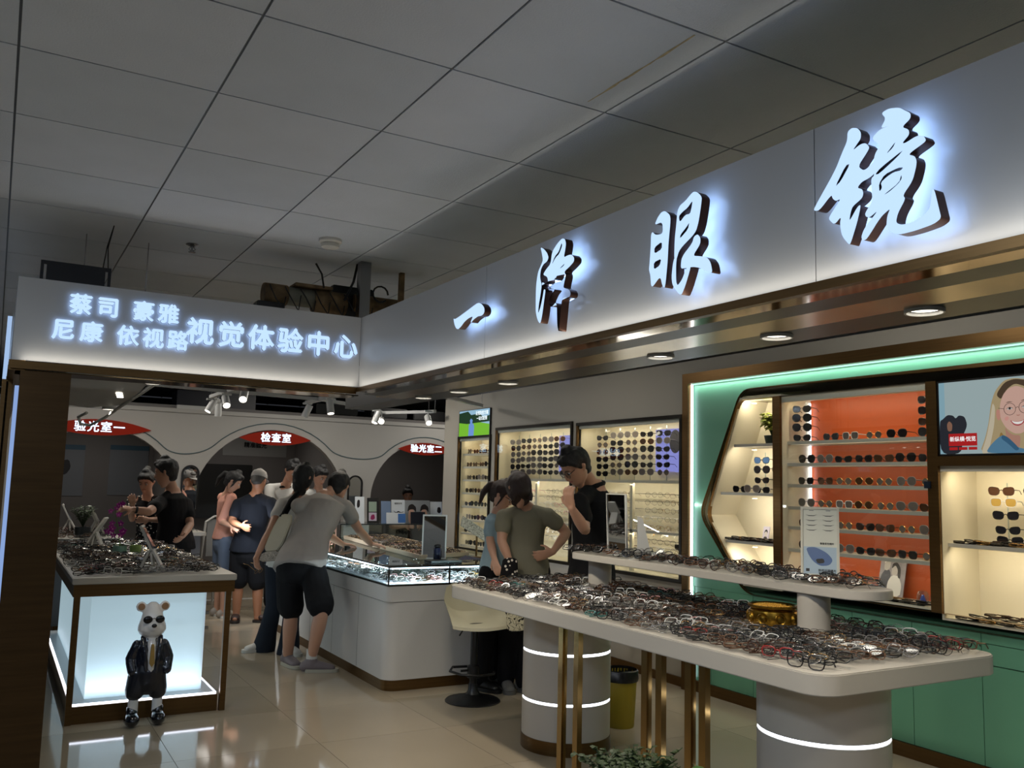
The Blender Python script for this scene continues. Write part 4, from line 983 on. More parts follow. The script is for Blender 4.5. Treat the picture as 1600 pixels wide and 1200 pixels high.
def joinstuff(name, items, parent, meshes=None):
    """one mesh of many small frames, built in numpy"""
    meshes = meshes or EYEL; cache = {}
    V = []; F = []; MI = []; SM = []; mats = []; k = 0
    for v, M_ in items:
        if v not in cache:
            me = meshes[v]; co = np.empty(len(me.vertices)*3); me.vertices.foreach_get('co', co)
            idx = []
            for m_ in me.materials:
                if m_ not in mats: mats.append(m_)
                idx.append(mats.index(m_))
            cache[v] = (co.reshape(-1,3), [tuple(p.vertices) for p in me.polygons], [idx[p.material_index] for p in me.polygons])
        co, fs, mi = cache[v]; A = np.array(M_)
        V.append(co @ A[:3,:3].T + A[:3,3]); F += [tuple(k+a for a in f) for f in fs]; MI += mi; k += len(co)
    me = bpy.data.meshes.new(name); me.from_pydata(np.concatenate(V).tolist(), [], F)
    for m_ in mats: me.materials.append(m_)
    me.polygons.foreach_set('material_index', MI); me.update()
    return stuff(link(name, me, parent))
def field(x0, x1, y0, y1, z, sx, sy, wts, yaw=.25, jit=.3, hz=.012, skip=None, openp=.25):
    out = []; x = x0; r = 0
    while x < x1:
        y = y0+(r % 2)*sy*.5+rnd.uniform(0, sy*.3)
        while y < y1:
            if not (skip and skip(x, y)):
                wt = wts(x, y) if callable(wts) else wts
                op = rnd.random() < (openp(x, y) if callable(openp) else openp)
                M_ = MT(x+rnd.uniform(-.012,.012), y+rnd.uniform(-.012,.012), z+(.004 if op else .012)+rnd.uniform(0,hz), yaw+rnd.uniform(-jit,jit), rnd.uniform(-.13,-.08) if op else rnd.uniform(-1.3,-.75), rnd.uniform(-.12,.12))
                out.append((pick(wt)+(0 if op else NK), M_))
            y += sy*rnd.uniform(.9,1.1)
        x += sx; r += 1
    return out
FN = {'rect':'rectangular','round':'round','square':'square','cat':'cat-eye','wayf':'broad-browed'}
def put(items, label, area):
    """area(x, y) -> a phrase telling which stretch of the table the frame lies on"""
    for v, M_ in items:
        f_, s_ = EYEK[v % NK]; o = link('eyeglasses', EYE[v]); o.matrix_world = M_; p_ = M_.translation
        lb = '%s %s spectacle frame %s' % (f_, FN[s_], area(p_.x, p_.y)); o['label'] = lb; o['category'] = 'eyeglasses'; o['group'] = lb.replace('frame', 'frames')
camd = lambda it: (it[1].translation-Vector((0,0,H))).length
inrr = lambda x, y: (abs(y-2.76) < .10 and abs(x-3.16) < .11) or (abs(y-4.46) < .10 and abs(x-3.235) < .11) or ((x-3.11)**2+(y-2.95)**2 < .15**2) or (2.93 < x < 3.12 and 2.78 < y < 2.95)
def tw(x, y):
    if 2.3 < y < 3.2 and x < 2.75 and rnd.random() < .35: return COLW
    return DARKW if (x < 2.7 or x > 3.15) else LIGHTW
f1 = field(TX0+.035, TX1-.08, TY0+.09, TY1-.08, TZ, .034, .108, tw, .30, .28, .014, inrr, lambda x, y: .9 if x > 3.18 and y < 3.4 else .15)
f1.sort(key=camd)
put(f1[:195], '', lambda x, y: ('at the near edge' if y < 2.45 else 'beside the near support column' if y < 2.85 else 'beside the brass bowl')+(', customer side' if x < 2.8 else ', middle' if x < 3.15 else ', wall side')+', of the long table')
joinstuff('eyeglasses_rows', f1[195:], tb)
f2 = field(3.10, 3.30, 2.52, 4.58, 1.12, .034, .10, DARKW, .3, .45, .014, lambda x, y: (abs(y-2.77) < .06 and x > 3.16) or (abs(y-4.18) < .07 and x > 3.15))
f2.sort(key=camd)
put(f2[:60], '', lambda x, y: 'lying on the raised shelf, '+('in front of the print stand' if y < 2.9 else 'just beyond the print stand' if y < 3.3 else 'towards its middle'))
joinstuff('eyeglasses_rows', f2[60:], up)
inst = lambda x, y: ((x-.97)**2+(y-6.47)**2 < .1**2) or ((x-.93)**2+(y-7.75)**2 < .15**2)
f3 = field(OX0+.06, OX1-.12, OY0+.08, OY1-.08, OZ, .042, .115, lambda x, y: LIGHTW if y < 7 else DARKW, 1.1, .35, .012, inst)
f3.sort(key=camd)
put(f3[:35], '', lambda x, y: 'on the front edge of the glowing table, '+('left half' if x < .95 else 'right half'))
joinstuff('eyeglasses_rows', f3[35:], ot)
joinstuff('eyeglasses_rows', field(.56, 1.06, 9.56, 10.85, .90, .05, .13, LIGHTW, .9, .4), ot2)
joinstuff('eyeglasses_rows', field(1.55, 2.0, 10.5, 11.1, .90, .05, .13, LIGHTW, .9, .4), ot3)
joinstuff('eyeglasses_rows', field(2.60, 3.86, 6.20, 9.3, .766, .042, .12, [1,1,.5,.6,4,9,2,.5,2,4,.6,.05,.05,3,.05,.5,9], .5, .12, .004, None, .15), CO)
joinstuff('eyeglasses_rows', field(3.62, 5.6, 10.12, 10.5, .73, .07, .15, LIGHTW, 0, .3, .004), rcn)
# lower sections of the white cases: rows of clear frames on wire pegs
for (ya, yb, par, nm) in ((6.80, 5.50, cw2, 'a'), (8.38, 7.06, cw1, 'b')):
    it = []; wires = MB()
    for z in (1.44, 1.375, 1.31, 1.24, 1.05, .985):
        y = ya
        while y > yb:
            if abs(y-(ya-.62)) > .07: it.append((rnd.choice((5,6,16,9,4,10)), MT(XW+.13, y, z, .35+rnd.uniform(-.1,.1), 0, 0)))
            y -= .165
        wires.tube([(XW+.20, ya+.04, z+.03), (XW+.20, yb-.02, z+.03)], .0025, STEEL, 5)
    joinstuff('eyeglasses_rows', it, par); wires.obj('peg_wires', par)
    joinstuff('eyeglasses_rows', [(rnd.choice((5,6,16,9,13)), MT(XW+.12+.05*(k%2), ya-.065*k, 1.168, 1.5, -.5)) for k in range(19)], par)
for y, z in ((5.53, 1.03), (5.53, .93)): sunglass(0, MT(XW+.08, y, z, .2), 'black sunglasses, %s of two at the right end of the white case' % ('upper' if z > 1 else 'lower'), 'pair at the right end of the white case')
# ---------------------------------------------------------------- wooden trays on the counter
tr = thing('frame_tray', 'long pale wooden tray split into cells of spectacle frames on the glass counter', 'tray', (3.4, 7.9, .90))
TRM = mat('tray_wood', (196,178,150), .5)
def skew(x, y): return (3.02+x+(y)*.10, 6.62+y+x*.42)
m = MB(); Pq = [skew(0,0), skew(.56,0), skew(.56,2.5), skew(0,2.5)]
m.prism(Pq, .901, .907, TRM); m.obj('tray_base', tr)
def wallseg(a, b_, h=.03): 
    a = Vector((*a,0)); b2 = Vector((*b_,0)); n = (b2-a).normalized(); n = Vector((-n.y,n.x,0))*.006
    return MB().prism([tuple((a-n)[:2]), tuple((b2-n)[:2]), tuple((b2+n)[:2]), tuple((a+n)[:2])], .907, .907+h, TRM)
for a, b_ in ((Pq[0],Pq[1]),(Pq[1],Pq[2]),(Pq[2],Pq[3]),(Pq[3],Pq[0])): wallseg(a, b_).obj('tray_side', tr)
for k in range(1,5): wallseg(skew(0,.5*k), skew(.56,.5*k)).obj('divider', tr)
it = []
for k in range(5):
    for i in range(9):
        for j in range(3):
            x, y = skew(.06+.052*i, .5*k+.10+.14*j); it.append((pick(DARKW), MT(x, y, .912, .5+rnd.uniform(-.2,.2), -.6)))
joinstuff('eyeglasses_rows', it, tr)
# ================================================================ SMALL FURNITURE AND DISPLAYS
# bar stool
st = thing('bar_stool', 'beige shell bar stool with black gas-lift stem and footrest', 'stool', (3.04, 5.69, 0))
cx, cy = 3.04, 5.69
MB().lathe([(.195,0),(.195,.006),(.185,.014),(.10,.032),(.05,.05),(.035,.075),(.032,.12)], BLACK, (cx,cy,0), 40).obj('base', st, True)
MB().tube([(cx,cy,.1),(cx,cy,.545)], .026, BLACK, 20).obj('stem', st, True)
pts = [(cx-.03, cy, .20)]+[(cx-.03+ -.16*math.sin(a), cy+.15*math.cos(a)-.0, .205) for a in [PI*k/12 for k in range(13)]]
fpt = [Vector((cx, cy-.02, .20))]+[Vector((cx-.02-.15*math.cos(a-PI/2+PI/2)*1.0, cy-.03-.0+.15*math.sin(a), .205)) for a in [(-PI/2)+PI*k/12 for k in range(13)]]
MB().tube([(cx+.02,cy+.11,.215),(cx-.10,cy+.13,.215),(cx-.17,cy+.03,.21),(cx-.14,cy-.09,.205),(cx-.03,cy-.15,.2),(cx+.10,cy-.12,.2),(cx+.13,cy-.07,.2)], .009, BLACK, 10).obj('footrest', st, True)
MB().box(cx-.10, cx+.02, cy-.005, cy+.005, .205, .22, BLACK).obj('footrest_arm', st)
MB().lathe([(.045,.16),(.045,.24),(.027,.25)], BLACK, (cx,cy,0), 20).obj('stem_sleeve', st, True)
MB().tube([(cx-.02,cy,.53),(cx-.10,cy-.02,.50),(cx-.135,cy-.03,.46)], .005, BLACK, 8).obj('lift_lever', st, True)
SHELLM = mat('stool_shell', (196,190,164), .35, noise_amt=.04, noise_scale=3)
def seatshell():
    m = MB(); U, V = 22, 14; vs = []
    for i in range(V+1):
        for j in range(U+1):
            u = -1+2*j/U; v = i/V
            # v: 0 front lip .. .55 seat back .. 1 top of the back
            if v < .55: d = -.20+.40*(v/.55); z = .585+.02*abs(u)**2-.02*(1-v/.55)**3+.03*max(0, (v-.4)/.15)
            else:
                q = (v-.55)/.45; d = .20+.05*q; z = .615+.22*q*(1-.25*abs(u)**3)
            wdt = .205*(1-.12*max(0, v-.55)/.45) ; x = u*wdt
            d2 = d - .085*(abs(u)**2.4)*(1 if v > .4 else v/.4)
            zz = z+.09*(abs(u)**3)*min(1, v/.5)*(1 if v < .7 else max(.0, 1-(v-.7)*2.5))
            vs.append((x, d2, zz))
    fs = [(i*(U+1)+j, i*(U+1)+j+1, (i+1)*(U+1)+j+1, (i+1)*(U+1)+j) for i in range(V) for j in range(U)]
    bot = [(x*.97, y, z-.022) for x, y, z in vs]; n = len(vs)
    fs2 = [tuple(n+a for a in reversed(f)) for f in fs]
    rim = [j for j in range(U+1)]+[i*(U+1)+U for i in range(1, V+1)]+[V*(U+1)+j for j in range(U-1,-1,-1)]+[i*(U+1) for i in range(V-1,0,-1)]
    fs3 = [(rim[k], rim[(k+1)%len(rim)], n+rim[(k+1)%len(rim)], n+rim[k]) for k in range(len(rim))]
    M_ = Matrix.Translation((cx, cy, -.035)) @ rotz(-.25)
    return m.add([tuple(M_ @ Vector(v)) for v in vs+bot], fs+fs2+fs3, SHELLM)
seatshell().obj('seat_shell', st, True)
MB().box(cx-.08, cx+.08, cy-.08, cy+.08, .53, .545, BLACK).obj('mount_plate', st)
# pedal bin
bn_ = thing('waste_bin', 'small ribbed yellow waste bin with black bag folded over the rim', 'waste bin', (3.42, 4.50, 0))
bx, by = 3.60, 4.72
bn_.location = (bx, by, 0)
MB().lathe([(.085,0),(.088,.01),(.105,.34),(.103,.34),(.086,.02)], mat('bin_yellow', (150,130,30), .5), (bx,by,0), 64, ripple=lambda a, z: .012*math.cos(32*a)).obj('body', bn_, True)
m = MB().lathe([(.110,.285),(.114,.30),(.111,.352),(.104,.358),(.10,.30)], mat('bin_bag', (14,14,16), .3), (bx,by,0), 48, ripple=lambda a, z: .03*math.sin(9*a)*math.sin(5*a+z*60)); m.obj('bin_bag', bn_, True)
# potted plants at the bottom edge
LEAF = mat('leaf_dark_green', (50, 66, 34), .5); LEAF2 = mat('leaf_bright_green', (92, 130, 56), .45); LEAF3 = mat('leaf_yellow_green', (150,160,70), .45)
def leaf(m, p, d, L, wd, mt, droop=.3):
    d = Vector(d).normalized(); s = d.cross(Vector((0,0,1)))
    if s.length < 1e-3: s = Vector((1,0,0))
    s.normalize(); up_ = s.cross(d); p = Vector(p)
    pts = [p, p+d*L*.35+s*wd-up_*0.0, p+d*L*.75+s*wd*.7-Vector((0,0,droop*L*.3)), p+d*L-Vector((0,0,droop*L*.7)), p+d*L*.75-s*wd*.7-Vector((0,0,droop*L*.3)), p+d*L*.35-s*wd]
    mid = [p+d*L*.35+up_*wd*.3, p+d*L*.75+up_*wd*.2-Vector((0,0,droop*L*.3))]
    m.add([tuple(q) for q in pts+mid], [(0,1,6),(1,2,7,6),(2,3,7),(3,4,7),(4,5,6,7),(5,0,6)], mt)
def bush(name, label, c, h, r, nst, lv, L, wd, mt, pot=None, cat='plant', stem_lean=.5):
    t = thing(name, label, cat, c); rr = random.Random(len(label))
    if pot: pot(t, c)
    sm = MB(); fm = MB(); base = Vector(c)+Vector((0,0,.0))
    for k in range(nst):
        a = rr.uniform(0, 2*PI); q = rr.uniform(.2, 1); tip = base+Vector((math.cos(a)*r*q, math.sin(a)*r*q, h*rr.uniform(.65,1)))
        midp = base.lerp(tip, .5)+Vector((0,0,h*.12)); pts = [base, midp, tip]; sm.tube(pts, [.004,.003,.002], LEAF, 4)
        for i in range(lv):
            t_ = .3+.7*i/lv; p = base.lerp(midp, t_*2) if t_ < .5 else midp.lerp(tip, t_*2-1)
            b_ = rr.uniform(0, 2*PI); leaf(fm, p, (math.cos(b_), math.sin(b_), rr.uniform(-.2,.7)), L*rr.uniform(.7,1.2), wd, mt, rr.uniform(.1,.6))
    sm.obj('stems', t); o = fm.obj('foliage', t); stuff(o); return t
def potf(mt, r0, r1, h):
    def f(t, c): MB().lathe([(r0,-h),(r1,0),(r1-.008,0),(r1-.012,-.02)], mt, tuple(c), 28).obj('pot', t, True)
    return f
bush('potted_shrub', 'dark small-leaved potted shrub at the bottom edge in front of the bin', (2.27, 2.93, .25), .25, .22, 60, 14, .034, .014, LEAF, potf(mat('pot_grey',(90,92,92),.5), .10, .13, .249))
bush('potted_plant', 'brighter broad-leaved potted plant at the bottom edge beside the dark shrub', (2.36, 2.62, .25), .22, .18, 30, 9, .055, .026, mat('leaf_mid_green', (64,100,48), .45), potf(mat('pot_grey',(90,92,92),.5), .08, .10, .249))
bush('potted_plant', 'yellow-green pothos in a dark pot on the top shelf of the slant-ended niche', (XW+.12, 4.60, 1.92), .17, .10, 22, 8, .055, .022, LEAF3, potf(mat('pot_darkgreen',(30,44,36),.4), .04, .055, .07))
# brass incense bowl full of grains on the big table
bw = thing('brass_bowl', 'ornate antique brass bowl filled with golden grains on the long display table', 'bowl', (3.11, 2.95, .90))
BR = mat('antique_brass', (150,116,44), .3, 1, noise_amt=.35, noise_scale=60)
c_ = (3.11, 2.95, .90)
MB().lathe([(.085,0),(.098,.01),(.092,.018),(.108,.035),(.112,.06),(.106,.085),(.096,.093),(.110,.100),(.112,.108),(.104,.110),(.096,.104),(.094,.09)], BR, c_, 48).obj('bowl_body', bw, True)
m = MB()
for k in range(9):
    a = 2*PI*k/9; M_ = Matrix.Translation((c_[0]+.108*math.cos(a), c_[1]+.108*math.sin(a), .955)) @ rotz(a) @ Matrix.Rotation(PI/2, 4, 'Y')
    MB().lathe([(.024,-.004),(.026,.002),(.022,.008),(.016,.005),(.012,.010),(.004,.012)], BR, (0,0,0), 18, mtx=M_).obj('medallion', bw, True)
g = MB(); rr = random.Random(3)
for k in range(260):
    a = rr.uniform(0, 2*PI); q = .092*math.sqrt(rr.random()); g.ball((c_[0]+q*math.cos(a), c_[1]+q*math.sin(a), .998+.010*(1-q/.092)+rr.uniform(0,.004)), .005, mat('golden_grain', (206,160,70), .5), 5, 3)
MB().lathe([(.093,.095),(.08,.099),(.04,.104),(.0,.106)], mat('golden_grain', (206,160,70), .5), c_, 24).obj('grain_bed', bw, True)
stuff(g.obj('grains', bw))
# table mirrors ----------------------------------------------------
MF = mat('mirror_frame_white', (206,204,198), .4)
def stand_mirror(name, label, cat, c, face, hgt, wd, lean=.22, panel=CHROME, backleg=True, border=.012, fm=MF):
    """leaning board with a prop behind; face = unit direction it looks to"""
    t = thing(name, label, cat, c); f_ = Vector((*face, 0)).normalized(); r_ = Vector((0,0,1)).cross(f_); upv = (Vector((0,0,1))*math.cos(lean)-f_*math.sin(lean))
    M_ = sheet(Vector(c)+f_*.0, r_, upv)
    out = [(-wd/2,0),(wd/2,0),(wd/2,hgt),(-wd/2,hgt)]; inn = [(-wd/2+border,border),(wd/2-border,border),(wd/2-border,hgt-border),(-wd/2+border,hgt-border)]
    place(shapemesh([(out, [inn])], .006), 'frame', M_ @ Matrix.Translation((0,0,.0)), [fm], t)
    MB().prism(inn, -.003, .001, panel, M_).obj('mirror_pane' if panel is CHROME else 'print_panel', t)
    MB().prism(out, -.008, -.004, fm, M_).obj('backing', t)
    if backleg:
        top = M_ @ Vector((0, hgt*.6, -.008)); foot = Vector(c)-f_*(hgt*.42); foot.z = c[2]
        m = MB(); w2 = r_*(wd*.35); th = f_*.005
        m.add([tuple(v) for v in (top-w2-th, top+w2-th, foot+w2-th, foot-w2-th, top-w2+th, top+w2+th, foot+w2+th, foot-w2+th)], [(0,1,2,3),(7,6,5,4),(0,4,5,1),(1,5,6,2),(2,6,7,3),(3,7,4,0)], fm)
        m.obj('prop_leg', t)
    return t, M_
c = Vector((3.17, 4.20, 1.123))
stand_mirror('table_mirror', 'rectangular table mirror at the far end of the raised shelf showing reflected frames', 'mirror', c, (-1,.06), .36, .20, -.04, backleg=False, border=.006)
q = c
m = MB(); f_ = Vector((-.55,-.83,0)).normalized(); r_ = Vector((0,0,1)).cross(f_)
pb = thing('mirror_prop', 'white triangular prop leaning behind the mirror on the raised shelf', 'stand', (3.26, 4.06, 1.123))
a0 = Vector((3.22, 4.08, 1.123)); m.add([tuple(a0), tuple(a0+r_*.085), tuple(a0+r_*.03+Vector((0,0,.22))), tuple(a0+Vector((0,0,.235)))]+[tuple(v+f_*-.02) for v in (a0, a0+r_*.085, a0+r_*.03+Vector((0,0,.22)), a0+Vector((0,0,.235)))],
   [(0,1,2,3),(7,6,5,4),(0,4,5,1),(1,5,6,2),(2,6,7,3),(3,7,4,0)], MF); m.obj('board', pb)
# print stand on the raised shelf
c = (3.215, 2.77, 1.124)
fc = (-.77,-.64)
t, M_ = stand_mirror('print_stand', 'leaning cream print stand with spectacle drawings and a blue car picture', 'display board', c, fc, .335, .165, .20, mat('print_cream', (214,214,200), .4), True, .010, mat('stand_cream', (206,202,186), .4))
def flat(P, m_, nm, z=.0015): MB().prism(P, z, z+.0004, m_, M_).obj(nm, t)
ink = mat('ink_black', (24,24,26), .5); inkg = mat('ink_grey', (120,124,126), .5)
for i in range(4):
    for s in (-1, 1):
        x0 = s*.036; y0 = .300-.022*i
        flat([(x0-.026,y0),(x0-.01,y0-.006),(x0+.01,y0-.006),(x0+.026,y0+.001),(x0+.01,y0-.003),(x0-.01,y0-.003)], ink, 'spectacle_drawing')
for s in (-1,1): flat([(s*.036-.01,.318),(s*.036+.01,.318),(s*.036+.01,.321),(s*.036-.01,.321)], inkg, 'caption_line')
flat([(-.07,.035),(.07,.035),(.07,.155),(-.07,.155)], mat('print_sky', (170,190,205), .4), 'photo_print')
flat(smoothpoly([(-.06,.15),(-.02,.155),(.03,.13),(.055,.10),(.04,.075),(.0,.07),(-.03,.09),(-.05,.12)], 2), mat('print_carblue', (70,100,150), .3), 'photo_car', .0021)
flat(smoothpoly([(-.02,.10),(.015,.105),(.02,.085),(-.01,.08)], 1), ink, 'photo_car_grille', .0026)
flat([(-.06,.045),(-.045,.045),(-.045,.058),(-.06,.058)], ink, 'small_mark', .0021)
for k in range(2): place(textmesh('防控近视镜片' if k == 0 else '专业配镜服务', .0125, 0, .0004), 'print_text', M_ @ Matrix.Translation((.03, .05-.014*k, .0026)), [ink], t)
place(textmesh('智能变色镜片', .010, 0, .0003), 'print_text', M_ @ Matrix.Translation((.03, .170, .0018)), [ink], t)
# three white X-shaped mirror stands on the left tables (seen from the side)
def xstand(c, ang, label, hgt=.30):
    t = thing('x_stand_mirror', label, 'mirror', c); u = Vector((math.cos(ang), math.sin(ang), 0)); r_ = Vector((-u.y, u.x, 0)); c = Vector(c)
    def slab(a, b_, w_, th, nm, mt):
        a, b_ = Vector(a), Vector(b_); d = (b_-a).normalized(); n = d.cross(r_).normalized()*th/2; ww = r_*w_/2
        MB().add([tuple(v) for v in (a-ww-n, a+ww-n, b_+ww-n, b_-ww-n, a-ww+n, a+ww+n, b_+ww+n, b_-ww+n)], [(0,1,2,3),(7,6,5,4),(0,4,5,1),(1,5,6,2),(2,6,7,3),(3,7,4,0)], mt).obj(nm, t, bevel=.0015)
        return n
    slab(c+u*.02+Vector((0,0,0)), c+u*.0-u*.0+Vector((0,0,.13)), .10, .014, 'rear_leg', MF)
    slab(c-u*.07+Vector((0,0,0)), c+u*.0+Vector((0,0,.16)), .10, .014, 'front_leg', MF)
    slab(c+u*.085, c+u*.0+Vector((0,0,.15)), .10, .014, 'prop_leg', MF)
    slab(c+u*.005+Vector((0,0,.14)), c-u*.075+Vector((0,0,hgt)), .14, .016, 'mirror_board', MF)
    slab(c+u*.018+Vector((0,0,.15)), c-u*.060+Vector((0,0,hgt-.01)), .12, .003, 'mirror_pane', CHROME)
    return t
xstand((.965, 6.47, .882), -.25, 'white X-shaped table mirror nearest the front of the glowing table', .30)
xstand((.79, 8.35, .882), PI-.3, 'white X-shaped table mirror behind the orchid on the glowing table', .27)
xstand((.93, 9.85, .902), .1, 'white X-shaped table mirror in the middle of the second left table', .30)
xstand((.72, 10.35, .902), -.1, 'white folding table mirror beside the dark green plant on the second left table', .30)
# mirror on the counter, seen from behind
c = (3.14, 6.62, .902)
t, M_ = stand_mirror('table_mirror', 'grey A-shaped table mirror with a dark pot reflected in it on the glass counter', 'mirror', c, (-.45,-.9), .36, .20, .16, backleg=True)
nb_ = thing('cosmetic_pot', 'dark blue jar on the tray in front of the counter mirror', 'jar', (3.13, 6.52, .902))
MB().lathe([(.028,0),(.032,.01),(.034,.09),(.030,.10),(.028,.06)], mat('jar_blue', (22,26,52), .25), (3.13,6.53,.90), 24).obj('body', nb_, True)
MB().lathe([(.012,.10),(.03,.108),(.028,.122),(.010,.128)], BLACK, (3.13,6.53,.90), 20).obj('lid', nb_, True)
ty = thing('leather_tray', 'flat black tray lying at the front of the glass counter', 'tray', (3.2, 6.4, .9))
MB().rbox(2.98, 3.26, 6.33, 6.47, .901, .916, .02, mat('tray_black', (16,16,18), .4)).obj('plate', ty, True)
cl_ = thing('cloth', 'dark navy lens cloth folded into a wing shape on the glass counter', 'cloth', (3.38, 6.52, .9))
MB().add([(3.28,6.50,.901),(3.42,6.60,.93),(3.56,6.52,.901),(3.40,6.46,.905),(3.36,6.56,.915)], [(0,3,1),(3,2,1),(0,1,4),(0,4,3)], mat('cloth_navy', (28,32,62), .8)).obj('fold', cl_)
# glass easel
ez = thing('easel_stand', 'tilted silver glitter panel on a thin bronze upright on the glass counter', 'display board', (3.58, 6.72, .9))
MB().tube([(3.585,6.72,.905),(3.585,6.72,1.13)], .009, GOLD, 10).obj('upright', ez, True)
MB().lathe([(.05,0),(.05,.006),(.012,.010)], GOLD, (3.585,6.72,.901), 24).obj('foot', ez, True)
M_ = sheet((3.585,6.715,1.12), (.80,-.30,-.52), (.35,.25,.90))
MB().box(-.16, .20, -.045, .045, 0, .008, mat('glitter_panel', (190,186,170), .2, .5, noise_amt=.6, noise_scale=90), M_).obj('panel', ez)
# posters in the cases
def board(name, label, S, w_, h_, base, cat='poster', th=.006):
    t = thing(name, label, cat, tuple(S.translation)); MB().box(0, w_, 0, h_, -th, 0, base, S).obj('board', t)
    def add(P, m_, nm, z=.0006, n=1): MB().prism(smoothpoly(P, n) if n else P, z, z+.0003, m_, S).obj(nm, t)
    return t, add
S = sheet((XW+.20, 3.80-.0, .885), (0,-1,0), (.25,0,1))
t, add = board('photo_card', 'black and white photo card of a couple standing on the orange case floor', S, .185, .235, mat('card_grey', (150,144,150), .5), 'photo')
skinp = mat('print_skin_grey', (190,184,182), .5); suit = mat('print_suit', (70,72,84), .5); dk = mat('print_dark', (38,36,40), .5); lt = mat('print_light', (222,220,218), .5)
add([(.02,0),(.01,.12),(.04,.165),(.075,.16),(.09,.1),(.08,0)], suit, 'man_suit'); add([(.03,.165),(.03,.215),(.055,.23),(.075,.215),(.072,.17),(.05,.155)], skinp, 'man_face', .001)
add([(.028,.20),(.035,.232),(.065,.235),(.075,.215),(.055,.222)], lt, 'man_hair', .0014)
add([(.07,0),(.065,.08),(.09,.13),(.14,.13),(.17,.07),(.165,0)], lt, 'woman_coat', .0014); add([(.09,.13),(.085,.18),(.11,.20),(.135,.17),(.125,.13)], skinp, 'woman_face', .0018)
add([(.085,.17),(.09,.205),(.12,.215),(.15,.18),(.155,.11),(.135,.12),(.13,.17),(.11,.195)], dk, 'woman_hair', .0022)
for (y, s, nm, fcx) in ((4.78, (.06,.105), 'left of two small portrait cards on the lowest niche shelf', 0), (4.61, (.06,.09), 'right of two small portrait cards on the lowest niche shelf', 0)):
    S = sheet((XW+.20, y, 1.158), (0,-1,0), (.2,0,1)); t, add = board('photo_card', nm, S, s[0], s[1], mat('card_lilac', (196,190,206), .5), 'photo')
    add([(.012,0),(.015,.03),(.045,.03),(.05,0)], dk, 'shoulders'); add([(.02,.03),(.018,.06),(.03,.072),(.044,.06),(.042,.03)], skinp, 'face', .001); add([(.015,.05),(.018,.075),(.032,.084),(.046,.075),(.048,.05),(.04,.066),(.025,.068)], dk, 'hair', .0014)
for k, y in enumerate((3.43, 3.34)):
    t = thing('trinket_box', 'small clear dome with blue and white trinket on the orange case floor, %s one' % ('left' if k == 0 else 'right'), 'ornament', (XW+.14, y, .88))
    MB().lathe([(.035,0),(.035,.05),(.025,.072),(0,.08)], glassmat('acrylic', (230,240,245), .2), (XW+.14,y,.876), 18).obj('dome', t, True)
    MB().lathe([(.022,.001),(.014,.03),(.006,.05)], mat('trinket_blue', (50,80,180), .3), (XW+.14,y,.876), 12).obj('trinket', t, True)
# posters along the rear counter (top at z=1.012, front at y~10.1)
def rear(px0, px1, py0, py1, base, name, label, y=10.16, cat='poster'):
    a = ony(px0, py1, y); b_ = ony(px1, py0, y); zb = 1.013
    S = sheet((a.x, y, zb), (1,0,0), (0,.12,1)); return board(name, label, S, b_.x-a.x, max(.05, (b_.z-zb)), base, cat)
wp = mat('poster_white', (216,220,222), .5, emit=(210,220,230), estr=.04); sk = mat('print_skin', (214,172,150), .5); hr = mat('print_hair', (34,28,28), .5)
t, add = rear(555, 571, 776, 812, wp, 'poster_board', 'narrow white portrait board at the left end of the rear counter'); add([(.02,.22),(.03,.28),(.06,.28),(.06,.2),(.03,.18)], hr, 'head_print')
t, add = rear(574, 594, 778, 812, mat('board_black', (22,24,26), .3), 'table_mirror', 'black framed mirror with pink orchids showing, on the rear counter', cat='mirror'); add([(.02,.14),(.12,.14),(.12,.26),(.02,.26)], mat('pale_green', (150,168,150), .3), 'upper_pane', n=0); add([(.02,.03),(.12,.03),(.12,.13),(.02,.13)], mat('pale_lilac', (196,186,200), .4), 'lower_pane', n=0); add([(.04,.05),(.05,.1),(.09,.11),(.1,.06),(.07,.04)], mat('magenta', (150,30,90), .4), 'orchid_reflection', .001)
t, add = rear(596, 612, 783, 814, mat('board_blue', (120,140,170), .4), 'poster_board', 'pale blue lens brochure board on the rear counter')
t, add = rear(612, 634, 781, 812, wp, 'poster_board', 'white poster board with a drawn spectacle frame on the rear counter', 10.22); add([(.02,.16),(.06,.13),(.09,.15),(.13,.13),(.17,.15),(.13,.12),(.09,.135),(.06,.115)], hr, 'spectacle_drawing')
place(textmesh('镜架系列', .025, 0, .0005), 'print_text', sheet((ony(623,790,10.22).x, 10.24, 1.25), (1,0,0), (0,.12,1)), [hr], t)
t, add = rear(633, 673, 782, 814, mat('poster_grey', (150,154,156), .5), 'poster_board', 'wide grey poster board with two young men in glasses on the rear counter', 10.20)
for x0 in (.03, .20): add([(x0+.02,.0),(x0+.01,.1),(x0+.03,.17),(x0+.08,.18),(x0+.11,.1),(x0+.1,.0)], sk, 'face'); add([(x0+.0,.14),(x0+.02,.22),(x0+.07,.24),(x0+.12,.2),(x0+.12,.13),(x0+.09,.17),(x0+.04,.17)], hr, 'hair', .001)
t, add = rear(673, 692, 784, 812, wp, 'poster_board', 'small white board with a dark head at the right part of the rear counter', 10.24); add([(.09,.14),(.1,.2),(.14,.2),(.15,.14),(.12,.12)], hr, 'head_print')
t, add = rear(692, 711, 783, 818, mat('board_deepblue', (40,110,170), .4), 'poster_board', 'blue poster board with a man in glasses at the right end of the rear counter'); add([(.05,.14),(.05,.22),(.1,.24),(.12,.2),(.11,.12),(.08,.1)], sk, 'face'); add([(.045,.2),(.05,.25),(.1,.265),(.13,.22),(.11,.22),(.08,.235)], hr, 'hair', .001); add([(.02,.0),(.03,.09),(.08,.1),(.14,.08),(.15,.0)], mat('teal_shirt', (30,90,100), .6), 'shirt', .001)
